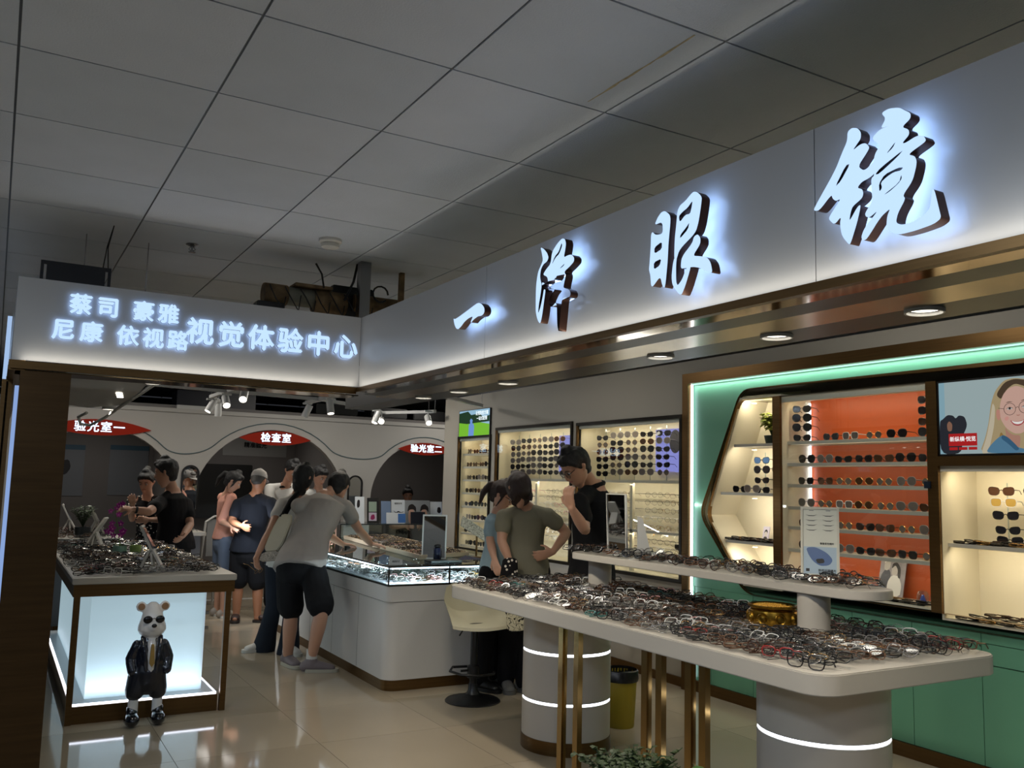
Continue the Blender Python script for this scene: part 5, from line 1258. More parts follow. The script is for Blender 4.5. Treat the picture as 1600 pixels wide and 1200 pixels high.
t, add = rear(604, 633, 801, 816, wp, 'poster_board', 'low white and blue leaflet box on the rear counter', 10.12); add([(.15,.01),(.25,.01),(.25,.12),(.15,.12)], mat('leaflet_blue', (70,120,190), .4), 'blue_half', n=0)
t, add = rear(642, 665, 800, 816, mat('box_navy', (18,24,40), .4), 'leaflet_box', 'small dark navy box in front of the wide grey poster', 10.12, 'box')
# posters inside the exam rooms
for (x0, x1, z0, z1, lb) in ((.62,1.12,1.20,1.93,'notice with a dark picture on the left exam room wall'), (1.45,1.98,1.22,1.95,'notice with printed lines on the left exam room wall')):
    S = sheet((x0, 14.19, z0), (1,0,0), (0,0,1)); t, add = board('wall_notice', lb, S, x1-x0, z1-z0, mat('notice_grey', (120,124,130), .6))
    if x0 < 1: add([(.18,.30),(.2,.5),(.3,.52),(.33,.4),(.27,.3)], dk, 'dark_picture')
    else:
        for k in range(6): add([(.06,.12+.07*k),(.46,.12+.07*k),(.46,.125+.07*k),(.06,.125+.07*k)], inkg, 'text_line', n=0)
    add([(.0,z1-z0-.07),(x1-x0,z1-z0-.07),(x1-x0,z1-z0),(0,z1-z0)], mat('notice_blue', (60,90,110), .6), 'header', n=0)
S = sheet((3.05, 14.19, 1.86), (1,0,0), (0,0,1)); t, add = board('wall_notice', 'long pale notice with black lettering on the middle exam room wall', S, 1.0, .30, mat('notice_pale', (150,150,148), .6))
place(textmesh('精准验光', .09, 0, .003), 'print_text', sheet((3.55, 14.18, 2.03), (1,0,0), (0,0,1)), [dk], t)
dd = thing('dark_screen', 'wide black screen on the middle exam room wall', 'screen', (3.1, 14.1, .9)); MB().box(2.35, 3.5, 14.08, 14.18, .9, 1.72, BLACK).obj('panel', dd, bevel=.01)
# white chair behind the pink-shirted girl
ch = thing('office_chair', 'white framed chair with mesh back standing behind the second left table', 'chair', (2.30, 11.15, 0))
M_ = Matrix.Translation((2.30, 11.15, 0)) @ rotz(.3)
def T3(*p): return tuple(M_ @ Vector(p))
MB().rbox(-.22,.22,-.22,.22,.44,.48,.06, mat('chair_white', (176,176,174), .4), mtx=M_).obj('seat', ch, True)
MB().tube([T3(-.2,-.2,.48),T3(-.21,-.24,.7),T3(-.2,-.27,1.0),T3(-.1,-.28,1.06),T3(.1,-.28,1.06),T3(.2,-.27,1.0),T3(.21,-.24,.7),T3(.2,-.2,.48)], .014, mat('chair_white', (176,176,174), .4), 8).obj('back_frame', ch, True)
MB().box(-.18,.18,-.272,-.262,.6,1.03, mat('mesh_grey', (120,122,124), .7), M_).obj('back_mesh', ch)
for sx in (-1,1):
    for sy in (-1,1): MB().tube([T3(sx*.19,sy*.19,.44),T3(sx*.21,sy*.21,0)], .012, mat('chair_white', (176,176,174), .4), 8).obj('leg', ch, True)
# ---------------------------------------------------------------- orchid
oc_ = thing('potted_orchid', 'magenta orchid in a pale green ceramic pot on the glowing table', 'plant', (.93, 7.75, .88))
PG = mat('pot_celadon', (150,190,164), .25)
MB().lathe([(.042,0),(.05,.004),(.053,.085),(.048,.085),(.045,.02)], PG, (.90,7.62,.882), 28).obj('pot', oc_, True)
MB().lathe([(.045,.07),(.0,.074)], mat('moss', (60,50,30), .8), (.90,7.62,.882), 18).obj('soil', oc_)
g = MB()
for (a, L) in ((.2,.15),(2.6,.13),(-.6,.13),(1.5,.11)): leaf(g, (.90,7.62,.955), (math.cos(a), math.sin(a), .7), L, .022, mat('orchid_leaf', (46,74,38), .35), .9)
g.obj('leaf', oc_)
MB().tube([(.90,7.62,.95),(.885,7.61,1.06),(.86,7.60,1.16),(.845,7.60,1.26),(.86,7.6,1.31)], .003, LEAF2, 6).obj('stem', oc_, True)
MG = mat('orchid_magenta', (160, 26, 140), .45); MG2 = mat('orchid_lip', (220,120,190), .4)
def bloom(p, s, tilt):
    m = MB(); M0 = Matrix.Translation(p) @ Matrix.Rotation(tilt, 4, 'Z') @ Matrix.Rotation(PI/2+.2, 4, 'X')
    for k in range(5):
        a = PI/2+2*PI*k/5; wd = s*(.38 if k in (1,4) else .26)
        P = [(0,0),(math.cos(a)*s*.5-math.sin(a)*wd, math.sin(a)*s*.5+math.cos(a)*wd),(math.cos(a)*s, math.sin(a)*s),(math.cos(a)*s*.5+math.sin(a)*wd, math.sin(a)*s*.5-math.cos(a)*wd)]
        P = smoothpoly(P, 1); m.prism(P, .001*k, .001*k+.0012, MG, M0)
    m.ball(tuple(M0 @ Vector((0,-.003,.006))), s*.18, MG2, 6, 4); m.obj('bloom', oc_)
rr = random.Random(5)
for k in range(7): bloom((.855+rr.uniform(-.05,.045), 7.57+rr.uniform(-.03,.03), 1.245+rr.uniform(-.035,.06)), .026, rr.uniform(-.6,.6))
for k in range(10): bloom((.86+rr.uniform(-.065,.065), 7.56+rr.uniform(-.03,.03), 1.10+rr.uniform(-.05,.045)), .030, rr.uniform(-.6,.6))
gp_ = thing('glass_vase', 'squat yellow-green glass pot beside the celadon orchid pot', 'vase', (1.02,7.56,.88))
MB().lathe([(.035,0),(.042,.02),(.044,.09),(.040,.09),(.036,.02)], mat('vase_green', (150,176,100), .15, coat=.5), (1.01,7.58,.882), 24).obj('body', gp_, True)
bush('potted_plant', 'dark green plant in a black ceramic pot on the second left table', (.80, 9.72, 1.0), .22, .13, 20, 8, .05, .010, LEAF, potf(mat('pot_slate',(52,58,62),.35), .07, .075, .098))
gv = thing('vase_plant', 'round green glass vase with pale lilies at the far end of the counter', 'plant', (3.02, 8.9, .9))
MB().lathe([(.03,0),(.06,.03),(.068,.08),(.045,.13),(.05,.15)], mat('vase_bottle_green', (74,96,48), .12, coat=.6), (3.02,8.9,.902), 24).obj('vase', gv, True)
g = MB(); rr = random.Random(9)
for k in range(16): a = rr.uniform(0,2*PI); leaf(g, (3.02,8.9,1.04+rr.uniform(0,.12)), (math.cos(a),math.sin(a),1.2), .10, .022, mat('lily_cream',(214,206,160),.5) if k%2 else LEAF2, .4)
stuff(g.obj('flowers', gv))
# ================================================================ BEAR STATUE
bear = thing('bear_statue', 'glossy white bear statue in black leather jacket, gold tie and dark glasses', 'statue', (.925, 6.0, 0))
BW = mat('bear_white', (226,224,220), .22, coat=.5); BJ = mat('bear_jacket', (16,20,34), .22, coat=.6, bump=.25, bump_scale=40); BS = mat('bear_shoe', (12,14,20), .18, coat=.6)
bx, by = .925, 5.985
def BP(x, y, z): return (bx+x, by+y, z)
# ================================================================ ORGANIC SHAPES: union of lofts, voxel-joined and smoothed
def ring_loft(m, rings, mt, n=14, dome=True):
    """rings: (centre, a_vec, b_vec); elliptical rings joined, closed by small end domes"""
    rings = [(Vector(c), Vector(a), Vector(b)) for c, a, b in rings]
    if dome:
        for end in (0, -1):
            c, a, b = rings[end]; c2 = rings[1 if end == 0 else -2][0]; d = (c-c2)
            if d.length < 1e-6: continue
            d = d.normalized()*min(a.length, b.length)
            ext = [(c+d*.55, a*.82, b*.82), (c+d*.88, a*.45, b*.45)]
            rings = ([ext[1], ext[0]]+rings) if end == 0 else (rings+ext)
    vs = []; N = len(rings)
    for c, a, b in rings:
        for k in range(n): t = 2*PI*k/n; vs.append(tuple(c+a*math.cos(t)+b*math.sin(t)))
    fs = [tuple(range(n-1,-1,-1)), tuple((N-1)*n+k for k in range(n))]
    for i in range(N-1):
        for k in range(n): fs.append((i*n+k, i*n+(k+1)%n, (i+1)*n+(k+1)%n, (i+1)*n+k))
    return m.add(vs, fs, mt)
def limb(m, pts, rs, mt, n=12, flat=1.0, ref=None):
    """round tapered limb through pts; flat<1 squashes it along ref"""
    P = [Vector(p) for p in pts]; rings = []
    # subdivide for smooth bends
    Q = []; RR = []
    for i in range(len(P)-1):
        for k in range(4):
            t = k/4; Q.append(P[i].lerp(P[i+1], t)); RR.append(rs[i]*(1-t)+rs[i+1]*t)
    Q.append(P[-1]); RR.append(rs[-1])
    for i, q in enumerate(Q):
        t = (Q[min(i+1,len(Q)-1)]-Q[max(i-1,0)]).normalized()
        r0 = Vector(ref) if ref is not None else (Vector((0,1,0)) if abs(t.y) < .9 else Vector((1,0,0)))
        b = (r0-t*r0.dot(t)).normalized(); a = t.cross(b).normalized()
        rings.append((q, a*RR[i], b*RR[i]*flat))
    return ring_loft(m, rings, mt, n)
def ell(m, c, r, mt, mtx=None, n=14, k=10): return m.ball(tuple(c), r, mt, n, k, mtx=mtx)
def blob(m, name, mt, parent, voxel=.01, sm=4, wrinkle=0, wscale=9, seed=0):
    me = bpy.data.meshes.new('raw'); me.from_pydata(m.v, [], m.f); me.update()
    bm = bmesh.new(); bm.from_mesh(me); bmesh.ops.recalc_face_normals(bm, faces=bm.faces); bm.to_mesh(me); bm.free()
    o = bpy.data.objects.new('raw', me); COL.objects.link(o)
    r = o.modifiers.new('r', 'REMESH'); r.mode = 'VOXEL'; r.voxel_size = voxel; r.use_smooth_shade = True
    if sm: s = o.modifiers.new('s', 'SMOOTH'); s.factor = .5; s.iterations = sm
    dg = bpy.context.evaluated_depsgraph_get(); out = bpy.data.meshes.new_from_object(o.evaluated_get(dg))
    bpy.data.objects.remove(o)
    if wrinkle:
        nn = [v.normal.copy() for v in out.vertices]
        for v, n_ in zip(out.vertices, nn):
            p = v.co; q = Vector((p.x*wscale+seed, p.y*wscale, p.z*wscale*.55+seed))
            w_ = noise.noise(q)+.5*noise.noise(q*2.3)
            v.co = p+n_*w_*wrinkle
    for p in out.polygons: p.use_smooth = True
    out.materials.clear(); out.materials.append(mt); out.name = name
    return link(name, out, parent)
def hand_prims(m, wrist, d, pn, mt, s=1.0, curl=.5, spread=1.0, thumb=1):
    """wrist point, hand direction d, palm normal pn (out of the palm); thumb=+1/-1 picks its side"""
    w_ = Vector(wrist); d = Vector(d).normalized(); pn = Vector(pn); pn = (pn-d*pn.dot(d)).normalized(); sd = d.cross(pn)*thumb
    k = s*.98
    ring_loft(m, [(w_-d*.01*k, sd*.026*k, pn*.019*k), (w_+d*.03*k, sd*.036*k, pn*.015*k), (w_+d*.07*k, sd*.041*k, pn*.014*k), (w_+d*.088*k, sd*.038*k, pn*.012*k)], mt, 12)
    for i, L in enumerate((.070, .080, .075, .058)):
        off = (.030-.0205*i); b = w_+d*.082*k+sd*off*k; fd = (d+sd*(.10-.07*i)*spread).normalized()
        segs = [.45*L, .30*L, .25*L]; pts = [b-d*.01*k]; cd = fd
        for j, sg in enumerate(segs):
            ang = curl*(.55+.35*j); cd2 = (cd*math.cos(ang)+pn*math.sin(ang)).normalized(); pts.append(pts[-1]+cd2*(sg*k+(.01*k if j == 0 else 0))); 
            npn = (pn*math.cos(ang)-cd*math.sin(ang)).normalized(); cd = cd2; pn_ = npn
        limb(m, pts, [.0098*k, .0092*k, .0085*k, .0072*k], mt, 8)
    tb0 = w_+d*.025*k+sd*.030*k; t1 = tb0+(sd*.75+d*.65+pn*.35).normalized()*.040*k; t2 = t1+(d*.8+sd*.25+pn*(.3+.4*curl)).normalized()*.030*k
    limb(m, [w_+d*.012*k+sd*.012*k, tb0, t1, t2], [.015*k, .0125*k, .0105*k, .0085*k], mt, 8)
SKIN = mat('skin', (188,142,116), .5, sheen=.1); SKIN2 = mat('skin_tan', (158,108,78), .5); SKINL = mat('skin_light', (214,166,140), .5)
HAIR = mat('hair_black', (13,11,11), .58, bump=.5, bump_scale=60, stretch=(8,8,1)); HAIRB = mat('hair_dark_brown', (48,30,24), .42, bump=.5, bump_scale=60, stretch=(8,8,1))
EYEW = mat('eye_white', (220,216,210), .3); EYEB = mat('eye_dark', (18,12,10), .2); LIP = mat('lip', (160,86,76), .5)
def head(t, body, c, fwd, up, s, skin, hairm, hair='short', glasses=None, hair_len=.0):
    """face looks along fwd; c = head centre. Adds skull to body, features and hair as children"""
    c = Vector(c); f = Vector(fwd).normalized(); u = Vector(up); u = (u-f*u.dot(f)).normalized(); r = f.cross(u)   # r = the head's right... (viewer-left)
    M_ = Matrix(((r.x,f.x,u.x,c.x),(r.y,f.y,u.y,c.y),(r.z,f.z,u.z,c.z),(0,0,0,1)))
    P = lambda x, y, z: M_ @ Vector((x*s, y*s, z*s))
    A = lambda v: (M_.to_3x3() @ Vector(v))*s
    def rg(z, y0, ax, by): return (P(0,y0,z), A((ax,0,0)), A((0,by,0)))
    ring_loft(body, [rg(-.108,.040,.030,.030), rg(-.085,.030,.050,.058), rg(-.055,.018,.062,.074), rg(-.02,.008,.070,.086), rg(.02,.0,.074,.092), rg(.06,-.004,.072,.090), rg(.09,-.006,.058,.072), rg(.108,-.006,.036,.046)], skin, 16)
    limb(body, [P(0,.088,.012), P(0,.104,-.022), P(0,.098,-.032)], [.008*s,.0125*s,.010*s], skin, 8)   # nose
    limb(body, [P(-.02,.083,-.062), P(.02,.083,-.062)], [.008*s,.008*s], skin, 8)
    for sx in (-1, 1):
        limb(body, [P(sx*.070,-.008,.018), P(sx*.080,-.014,.004), P(sx*.072,-.006,-.024)], [.010*s,.014*s,.008*s], skin, 8)
        limb(body, [P(sx*.018,.086,.026), P(sx*.05,.076,.028)], [.007*s,.006*s], skin, 6)              # brow ridge
    for sx in (-1, 1):
        m = MB(); m.ball(tuple(P(sx*.030,.0815,.008)), .0105*s, EYEW, 10, 8); m.ball(tuple(P(sx*.030,.0885,.007)), .0052*s, EYEB, 8, 6); m.obj('eye', t, True)
        MB().tube([P(sx*.014,.094,.030), P(sx*.030,.093,.034), P(sx*.048,.082,.029)], [.0022*s,.003*s,.0018*s], hairm, 6).obj('eyebrow', t, True)
        MB().tube([P(sx*.019,.0925,.010), P(sx*.030,.0945,.0145), P(sx*.043,.087,.010)], .0014*s, hairm, 5).obj('eyelid_line', t, True)
    MB().tube([P(-.022,.0865,-.053), P(-.008,.0935,-.050), P(0,.0935,-.052), P(.008,.0935,-.050), P(.022,.0865,-.053)], [.002*s,.0042*s,.004*s,.0042*s,.002*s], LIP, 8).obj('mouth', t, True)
    h_ = MB(); t2 = 1.0
    def hr(z, y0, ax, by): return (P(0,y0,z), A((ax,0,0)), A((0,by,0)))
    if hair in ('short', 'bob', 'long', 'bun', 'crop', 'pony'):
        th = .012 if hair != 'crop' else .004
        front = -.020 if hair != 'crop' else -.030
        rings = [hr(-.045,-.040,.050+th*.4,.050), hr(-.015,-.036,.070+th,.068), hr(.02,-.030,.075+th,.074+th), hr(.05,-.016,.076+th,.086+th), hr(.08,-.010,.068+th,.084+th), hr(.105,-.006,.052+th,.062+th), hr(.122,-.006,.028+th,.036+th)]
        if hair == 'crop': rings = [hr(.0,-.04,.068,.062), hr(.03,-.030,.077,.072), hr(.06,-.018,.075,.084), hr(.09,-.008,.062,.076), hr(.112,-.006,.036,.046)]
        ring_loft(h_, rings, hairm, 16)
        ell(h_, P(0,.040,.092), (.060*s,.056*s,.030*s), hairm, M_.to_3x3().to_4x4())                     # fringe
        if hair in ('short','bun','pony'):
            for sx in (-1,1): limb(h_, [P(sx*.060,.050,.070), P(sx*.074,.030,.035), P(sx*.074,.010,.0)], [.016*s,.013*s,.007*s], hairm, 8)
        if hair in ('short',):
            for sx in (-1,1): ell(h_, P(sx*.068,-.012,.03), (.016*s,.045*s,.045*s), hairm, M_.to_3x3().to_4x4())
            for k in range(9):
                a = -1+2*k/8; limb(h_, [P(.06*a,-.02+.03*(k%3),.115-.02*a*a), P(.068*a,.0+.03*(k%3),.131-.03*a*a)], [.014*s,.005*s], hairm, 6)
    if hair in ('bob', 'long'):
        L = hair_len or (.13 if hair == 'bob' else .26)
        dn = Vector((0,0,-1))
        b0 = P(0,-.050,.02); rings = []
        for k in range(6):
            q = k/5; z = Vector(b0)+A((0,-.004*k,0))*1 + dn*0
            cc = P(0,-.046-.01*q,.03)*1.0; cc = cc+(A((0,0,-1))*(1-q)+dn*s*q).normalized()*L*s*q if q else cc
            rings.append((cc, A((.084-.010*q*q-.01*(hair=='long')*q,0,0)), A((0,.052-.012*q,0))))
        ring_loft(h_, rings, hairm, 16)
        for sx in (-1,1): limb(h_, [P(sx*.070,.020,.06), P(sx*.082,.012,.0), P(sx*.080,.0,-.06), P(sx*.070,-.012,-.10)], [.022*s,.020*s,.020*s,.012*s], hairm, 8)
    if hair == 'bun': ell(h_, P(0,-.06,.13), (.036*s,.034*s,.032*s), hairm)
    if hair == 'pony':
        limb(h_, [P(0,-.09,.05), P(0,-.135,.03), P(0,-.15,-.06), P(0,-.13,-.16)], [.020*s,.030*s,.030*s,.010*s], hairm, 10)
        limb(h_, [P(.066,.03,.06), P(.080,.03,-.02), P(.072,.02,-.09)], [.012*s,.012*s,.006*s], hairm, 8)
        limb(h_, [P(-.066,.03,.06), P(-.080,.03,-.02), P(-.072,.02,-.09)], [.012*s,.012*s,.006*s], hairm, 8)
    if h_.v: blob(h_, 'hair', hairm, t, .0075, 2, .0035, 40)
    if glasses:
        g = specs('black' if glasses == 'black' else 'gunmetal', LENS_CLEAR, 'rect' if glasses == 'black' else 'round', .0022, 14)
        G = M_ @ Matrix.Scale(s, 4) @ Matrix.Translation((0,.100,-.016)) @ rotz(PI)
        m = MB()
        for q in [g['front']]+g['lens']+g['temple']:
            for mt_ in set(q.mats): pass
            k = len(m.v); m.v += [tuple(G @ Vector(v)) for v in q.v]
            for f_, mi in zip(q.f, q.m): m.f.append(tuple(k+a for a in f_)); m.m.append(m.mi(q.mats[mi]))
        m.obj('glasses', t, True)
    return M_
# ---------------------------------------------------------------- bear
m = MB()
ring_loft(m, [(BP(0,0,.575),(.045,0,0),(0,.045,0)), (BP(0,-.004,.60),(.078,0,0),(0,.07,0)), (BP(0,-.008,.63),(.096,0,0),(0,.084,0)), (BP(0,-.006,.66),(.093,0,0),(0,.082,0)), (BP(0,0,.70),(.078,0,0),(0,.072,0)), (BP(0,0,.745),(.066,0,0),(0,.062,0)), (BP(0,0,.775),(.045,0,0),(0,.045,0))], BW, 20)
ell(m, BP(0,-.070,.655), (.045,.035,.034), BW)
for sx in (-1,1): ell(m, BP(sx*.078,.0,.785), (.036,.016,.036), BW)
limb(m, [BP(0,0,.34), BP(0,0,.45), BP(0,0,.56)], [.078,.082,.06], BW, 16)
for sx in (-1,1): limb(m, [BP(sx*.072+(-.01),0,.34), BP(sx*.078-.01,0,.2), BP(sx*.080-.01,0,.06)], [.05,.034,.036], BW, 14)
blob(m, 'body', BW, bear, .007, 4)
for sx in (-1,1):
    MB().lathe([(.024,-.004),(.022,.003),(0,.004)], mat('bear_ear_tan', (150,116,84), .5), (0,0,0), 20, mtx=Matrix.Translation(BP(sx*.078,-.016,.785)) @ Matrix.Rotation(PI/2,4,'X')).obj('inner_ear', bear, True)
    m = MB(); ell(m, BP(sx*.040,-.076,.706), (.031,.012,.026), mat('bear_lens', (8,8,10), .08)); m.obj('sunglass_lens', bear, True)
m = MB().tube([BP(-.012,-.086,.712), BP(0,-.088,.716), BP(.012,-.086,.712)], .003, STEEL, 6); m.obj('glasses_bridge', bear)
m = MB(); ell(m, BP(0,-.105,.668), (.018,.012,.014), BS); m.obj('nose', bear, True)
m = MB()
for (z, a, b_) in (): pass
ring_loft(m, [(BP(0,.006,.345),(.105,0,0),(0,.082,0)), (BP(0,.006,.42),(.110,0,0),(0,.086,0)), (BP(0,.004,.50),(.100,0,0),(0,.078,0)), (BP(0,0,.555),(.070,0,0),(0,.060,0))], BJ, 18)
for sx in (-1,1):
    limb(m, [BP(sx*.088,.0,.53), BP(sx*.125,.0,.44), BP(sx*.112,-.03,.36)], [.036,.036,.034], BJ, 12)
    limb(m, [BP(sx*.028,-.078,.35), BP(sx*.040,-.088,.44), BP(sx*.055,-.072,.53), BP(sx*.062,-.03,.585)], [.016,.016,.016,.014], BJ, 8)
blob(m, 'leather_jacket', BJ, bear, .006, 3, .002, 30)
m = MB(); ring_loft(m, [(BP(0,-.010,.345),(.040,0,0),(0,.088,0)), (BP(0,-.010,.45),(.045,0,0),(0,.090,0)), (BP(0,-.008,.55),(.040,0,0),(0,.066,0))], BW, 16); m.obj('shirt_front', bear, True)
TG = mat('tie_gold', (160,130,70), .35, .3)
MB().add([BP(-.008,-.104,.545),BP(.008,-.104,.545),BP(.010,-.106,.525),BP(.017,-.112,.42),BP(0,-.110,.395),BP(-.017,-.112,.42),BP(-.010,-.106,.525)]+[BP(-.008,-.085,.545),BP(.008,-.085,.545),BP(.010,-.087,.525),BP(.017,-.09,.42),BP(0,-.088,.395),BP(-.017,-.09,.42),BP(-.010,-.087,.525)],
   [(6,5,4,3,2,1,0),(7,8,9,10,11,12,13)]+[(i,(i+1)%7,7+(i+1)%7,7+i) for i in range(7)], TG).obj('tie', bear)
m = MB()
for sx in (-1,1): limb(m, [BP(sx*.050-.01,0,.345), BP(sx*.074-.01,0,.225)], [.074,.066], BJ, 14)
ring_loft(m, [(BP(0,0,.285),(.100,0,0),(0,.095,0)), (BP(0,0,.36),(.108,0,0),(0,.100,0))], BJ, 16)
blob(m, 'shorts', mat('bear_shorts', (14,17,28), .35, coat=.3), bear, .007, 3)
for sx in (-1,1):
    x = sx*.085-.01; m = MB(); ell(m, BP(x,-.03,.045), (.052,.078,.046), BS); ell(m, BP(x,.01,.055), (.045,.05,.05), BS); ring_loft(m, [(BP(x,.0,.06),(.042,0,0),(0,.044,0)),(BP(x,0,.10),(.040,0,0),(0,.040,0))], BS, 14)
    o = blob(m, 'shoe', BS, bear, .006, 2)
bear.scale = (.88, .88, .905)
# ================================================================ PEOPLE
def person(label, foot, face, J, top, bottom, skin=None, hairm=None, hair='short', s=1.0, glasses=None, hair_len=0, vox=.0085, shoes=None, headup=(0,0,1), name='person', sleeve=.55, hem=.0, hand=None, group=None, tw=1.0, shl=.92):
    """foot: (x,y) on the floor. J: joints in world coordinates: pelvis, neck, head, headfwd, shL/elL/wrL, shR/elR/wrR, knL/anL, knR/anR.
       face: horizontal facing direction of the body. L and R are the person's own left and right."""
    skin = skin or SKIN; hairm = hairm or HAIR
    t = thing(name, label, 'person', (foot[0], foot[1], 0), group); F = Vector((*face, 0)).normalized(); Rr = F.cross(Vector((0,0,1)))  # Rr: own right
    V = {k: Vector(v) for k, v in J.items() if v is not None and not isinstance(v, (int, float))}
    pel, nk = V['pelvis'], V['neck']; ax = (nk-pel).normalized(); Fr = (F-ax*F.dot(ax)).normalized()
    shw = .175*s*tw; hpw = .095*s
    sh = {}
    for sd, sg in (('L',-1),('R',1)): sh[sd] = V.get('sh'+sd, nk+Rr*sg*shw-ax*.045*s)
    body = MB()
    def tr_(q, a, b, off=0): c = pel.lerp(nk, q)+Fr*off; return (c, Rr*a*s*(tw if q < .9 else 1), Fr*b*s*(tw if q < .9 else 1))
    ring_loft(body, [tr_(-.06,.135,.095), tr_(.1,.145,.10), tr_(.38,.125,.085,.005), tr_(.65,.145,.10,.012), tr_(.85,.150,.092,.006), tr_(.97,.085,.065,0)], skin, 18)
    hd = V['head']; limb(body, [nk-ax*.03*s, nk.lerp(hd, .45), hd], [.058*s,.050*s,.05*s], skin, 12)
    arms = {}
    for sd, sg in (('L',-1),('R',1)):
        el = V.get('el'+sd); wr = V.get('wr'+sd)
        if el is None: el = sh[sd]+Vector((0,0,-.27*s))+Rr*sg*.04
        if wr is None: wr = el+Vector((0,0,-.24*s))+F*.06
        arms[sd] = (sh[sd], el, wr)
        limb(body, [sh[sd], sh[sd].lerp(el,.5), el, el.lerp(wr,.4), wr], [.050*s,.045*s,.036*s,.037*s,.024*s], skin, 12)
        hj = (hand or {}).get(sd, {}); d = Vector(hj.get('d', (wr-el).normalized())); pn = Vector(hj.get('pn', -Rr*sg))
        hand_prims(body, wr, d, pn, skin, s, hj.get('curl', .45), hj.get('spread', 1), hj.get('thumb', 1 if sd == 'L' else -1))
    legs = {}
    for sd, sg in (('L',-1),('R',1)):
        hp = pel+Rr*sg*hpw-Vector((0,0,.04)); an = V.get('an'+sd, Vector((foot[0],foot[1],.09*s))+Rr*sg*.10); kn = V.get('kn'+sd, hp.lerp(an,.5)+F*.02)
        legs[sd] = (hp, kn, an); limb(body, [hp, hp.lerp(kn,.5), kn, kn.lerp(an,.33), an], [.086*s,.072*s,.053*s,.056*s,.036*s], skin, 14)
        fd = Vector(J.get('toe'+sd, F)); fd = Vector((fd[0],fd[1],0)).normalized()
        if not shoes or shoes[0] != 'covered': limb(body, [an, Vector((an.x,an.y,.05))-fd*.02, Vector((an.x,an.y,.035))+fd*.13*s], [.036*s,.036*s,.028*s], skin, 10)
    Mh = head(t, body, hd, J['headfwd'], headup, s, skin, hairm, hair, glasses, hair_len)
    o = blob(body, 'body', skin, t, vox, 2); 
    # --- garments
    tm, tsl = top
    g = MB(); e = .016
    q0 = -.16 if hem == 0 else hem
    ring_loft(g, [tr_(q0,.178,.142), tr_(0,.176,.138), tr_(.12,.168,.126), tr_(.38,.142,.104,.005), tr_(.65,.160,.116,.012), tr_(.84,.168,.106,.006), tr_(.955,.095,.072,0)], tm, 20, dome=False)
    for sd in 'LR':
        a, el, wr = arms[sd]; ell(g, a, (.062*s,.062*s,.062*s), tm)
        if sleeve > 1: limb(g, [a, el, el.lerp(wr, sleeve-1)], [.062*s,.048*s,.036*s], tm, 12)
        else: limb(g, [a, a.lerp(el, sleeve)], [.062*s,(.064 if sleeve > .4 else .06)*s], tm, 12)
        limb(g, [nk-ax*.02, a], [.052*s,.056*s], tm, 12)
    blob(g, 'shirt', tm, t, .010, 3, .006, 9, len(label))
    bt, bm_ = bottom
    if bt in ('trousers','shorts','flared'):
        g = MB(); ring_loft(g, [tr_(.20,.132,.094), tr_(.1,.148,.108), tr_(0,.156,.118), tr_(-.12,.150,.112)], bm_, 18); ring_loft(g, [(pel, Rr*.155*s, F*.118*s), (pel-Vector((0,0,.09)), Rr*.165*s, F*.125*s)], bm_, 18)
        for sd in 'LR':
            hp, kn, an = legs[sd]
            if bt == 'shorts': limb(g, [hp, hp.lerp(kn,.5), hp.lerp(kn,shl)], [.102*s,.102*s,.104*s], bm_, 14)
            elif bt == 'trousers': limb(g, [hp, kn, an+Vector((0,0,.0))], [.100*s,.078*s,.066*s], bm_, 14)
            else: limb(g, [hp, kn, kn.lerp(an,.5), an-Vector((0,0,.03))], [.098*s,.072*s,.080*s,.105*s], bm_, 14)
        blob(g, bt if bt != 'flared' else 'jeans', bm_, t, .012, 3, .006, 8, 3)
    elif bt in ('skirt','dress'):
        g = MB(); L = .42*s if bt == 'skirt' else .55*s
        ring_loft(g, [tr_(.2,.145,.108), tr_(0,.165,.125), (pel-Vector((0,0,.15*s)), Rr*.185*s, F*.15*s), (pel-Vector((0,0,L)), Rr*.215*s, F*.18*s)], bm_, 20, dome=False)
        blob(g, 'skirt', bm_, t, .012, 3, .008, 9, 2)
    if shoes and shoes[0] != 'none':
        for sd in 'LR':
            hp, kn, an = legs[sd]; fd = Vector(J.get('toe'+sd, F)); fd = Vector((fd[0],fd[1],0)).normalized(); rr_ = fd.cross(Vector((0,0,1))); b0 = Vector((an.x,an.y,0))-fd*.055*s
            g = MB()
            ring_loft(g, [(b0+Vector((0,0,.045)), rr_*.034*s, Vector((0,0,.042))), (b0+fd*.06*s+Vector((0,0,.052)), rr_*.038*s, Vector((0,0,.048))), (b0+fd*.14*s+Vector((0,0,.042)), rr_*.046*s, Vector((0,0,.036))), (b0+fd*.21*s+Vector((0,0,.032)), rr_*.044*s, Vector((0,0,.026)))], shoes[1], 14)
            if shoes[0] in ('sneaker','covered'): limb(g, [Vector((an.x,an.y,.05)), Vector((an.x,an.y,.095*s))], [.044*s,.044*s], shoes[1], 12)
            if shoes[0] == 'sandal':
                g = MB(); ring_loft(g, [(b0+fd*.10*s+Vector((0,0,.052)), rr_*.048*s, Vector((0,0,.034))), (b0+fd*.17*s+Vector((0,0,.046)), rr_*.048*s, Vector((0,0,.030)))], shoes[1], 14)
            so = blob(g, 'shoe', shoes[1], t, .009, 2)
            P = [(-.04,-.058),(.04,-.058),(.044,.0),(.05,.09),(.045,.17),(.0,.195),(-.045,.17),(-.05,.09),(-.044,.0)]
            P = [(x*s, (y+.015)*s) for x, y in smoothpoly(P, 1)]
            m = MB(); m.prism(P, 0.001, .026, shoes[2], Matrix.Translation((an.x,an.y,0)) @ sheet((0,0,0), rr_, fd)); m.obj('shoe_sole', t, True)
